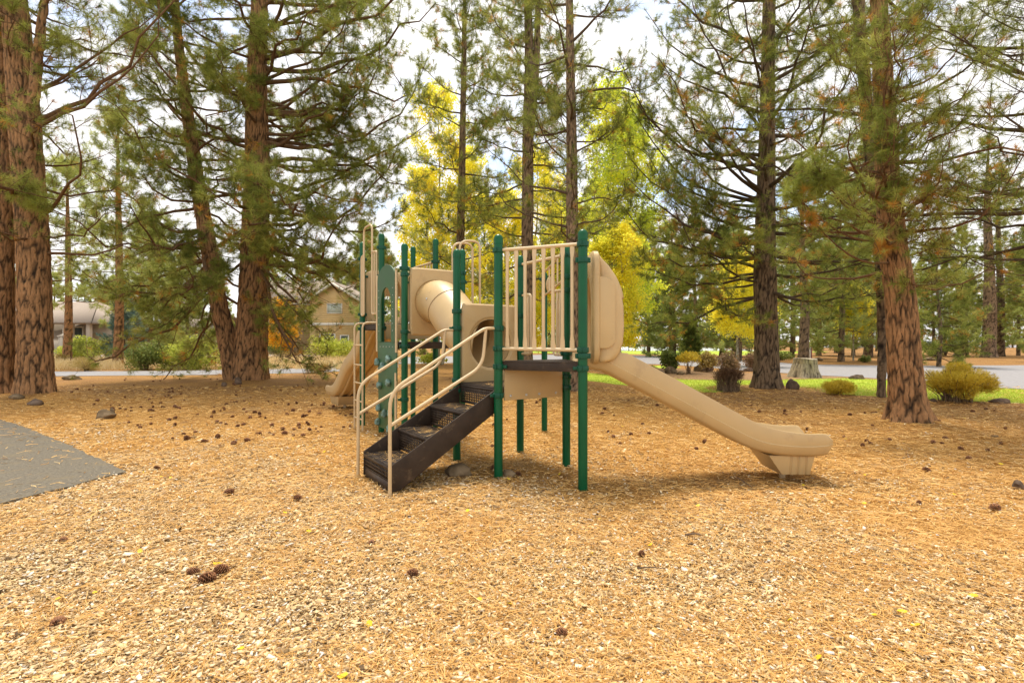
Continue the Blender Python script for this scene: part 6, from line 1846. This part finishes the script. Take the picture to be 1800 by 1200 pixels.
# ------------------------------------------------------------------ far cars, lamp and markers
def car(px, y, label, mat, rz, Lc=4.5, h=1.55, sheet_=0):
    root = empty("parked_car", ((px - 900) * y / FPX, y, 0), label, "car", None, rz)
    m = MB()
    w = .88
    prof = [(-Lc / 2, .35), (-Lc / 2, .8), (-Lc / 2 + .25, .92), (-.95, 1.0), (-.35, h), (1.1, h), (1.75, 1.02), (Lc / 2, .9), (Lc / 2, .35)]
    rings = []
    for yy, k in ((-w, .0), (-w * .93, 1), (w * .93, 1), (w, .0)):
        rings.append([(a * (1 if k else .97), yy if z < 1.0 or not k else math.copysign(abs(yy) - .16, yy), z if k else min(z, .96)) for a, z in prof])
    m.loft(np.array(rings))
    b = m.build("body", M[mat], root, 30, .03)
    for a, c_ in (((-.85, 1.03), (-.42, h - .06)), ((-.3, 1.03), (-.3, h - .06))):
        pass
    for sy in (-1, 1):
        m = MB(); m.prism([(-.72, sy * (w - .03), 1.0), (1.5, sy * (w - .03), 1.0), (1.02, sy * (w - .16), h - .09), (-.3, sy * (w - .16), h - .09)], (0, -sy * .01 + sy * .03, .0))
        m.build("window", M['glass'], root)
    m = MB(); m.prism([(-.97, -w + .17, 1.02), (-.97, w - .17, 1.02), (-.4, w - .24, h - .06), (-.4, -w + .24, h - .06)], (-.03, 0, .02)); m.build("windscreen", M['glass'], root)
    for sx in (-1.4, 1.4):
        for sy in (-1, 1):
            m = MB(); m.lathe([(.0, -.11), (.28, -.11), (.33, -.07), (.33, .07), (.28, .11), (.0, .11)], (sx, sy * (w - .1), .33), 18, (0, 1, 0))
            wh = m.build("wheel", M['rubber'], root, 40)
            m = MB(); m.lathe([(.0, .0), (.19, .0), (.19, .02), (0, .03)], (sx, sy * (w + .01), .33), 14, (0, sy, 0)); m.build("rim", M['bolt'], wh, 40)
    for sy in (-1, 1):
        m = MB(); m.box((-Lc / 2 - .005, sy * .6, .72), .04, .34, .13); m.build("headlight", M['white'], root, None, .01)
car(1626, 84, "pale blue car parked far off beyond the leaning pine", 'bluecar', R(8))
car(1676, 80, "dark red car parked far off right of the pale blue one", 'redcar', R(75), 4.6, 1.75)
def lamp():
    y = 46.0; x = (1604 - 900) * y / FPX
    r_ = empty("street_lamp", (x, y, 0), "slim grey street lamp with a flat head right of the leaning pine", "lamp")
    m = MB(); m.tube([(0, 0, -.1), (0, 0, 6.3)], .07, 10); m.build("pole", M['black'], r_, 50)
    m = MB(); m.tube(rounded([(0, 0, 6.2), (.05, 0, 6.45), (.6, 0, 6.5)], .2), .04, 8); m.build("arm", M['black'], r_, 50)
    m = MB(); m.box((.75, 0, 6.5), .6, .28, .09); m.build("lamp_head", M['bolt'], r_, None, .02)
lamp()
def marker(px, py, label, h=1.0):
    b = G(px, py)
    r_ = empty("marker_post", b, label, "marker")
    m = MB(); m.box((0, 0, h / 2 - .05), .14, .05, h + .1); m.build("post_board", M['white'], r_, None, .01)
    m = MB(); m.box((.11, .005, h * .42), .08, .05, h * .85); m.build("red_board", M['red'], r_, None, .01)
marker(1424, 633, "white and red marker post beyond the road behind the stump", 1.25)
marker(512, 629, "white and red marker post in the dry grass before the tan house", .85)
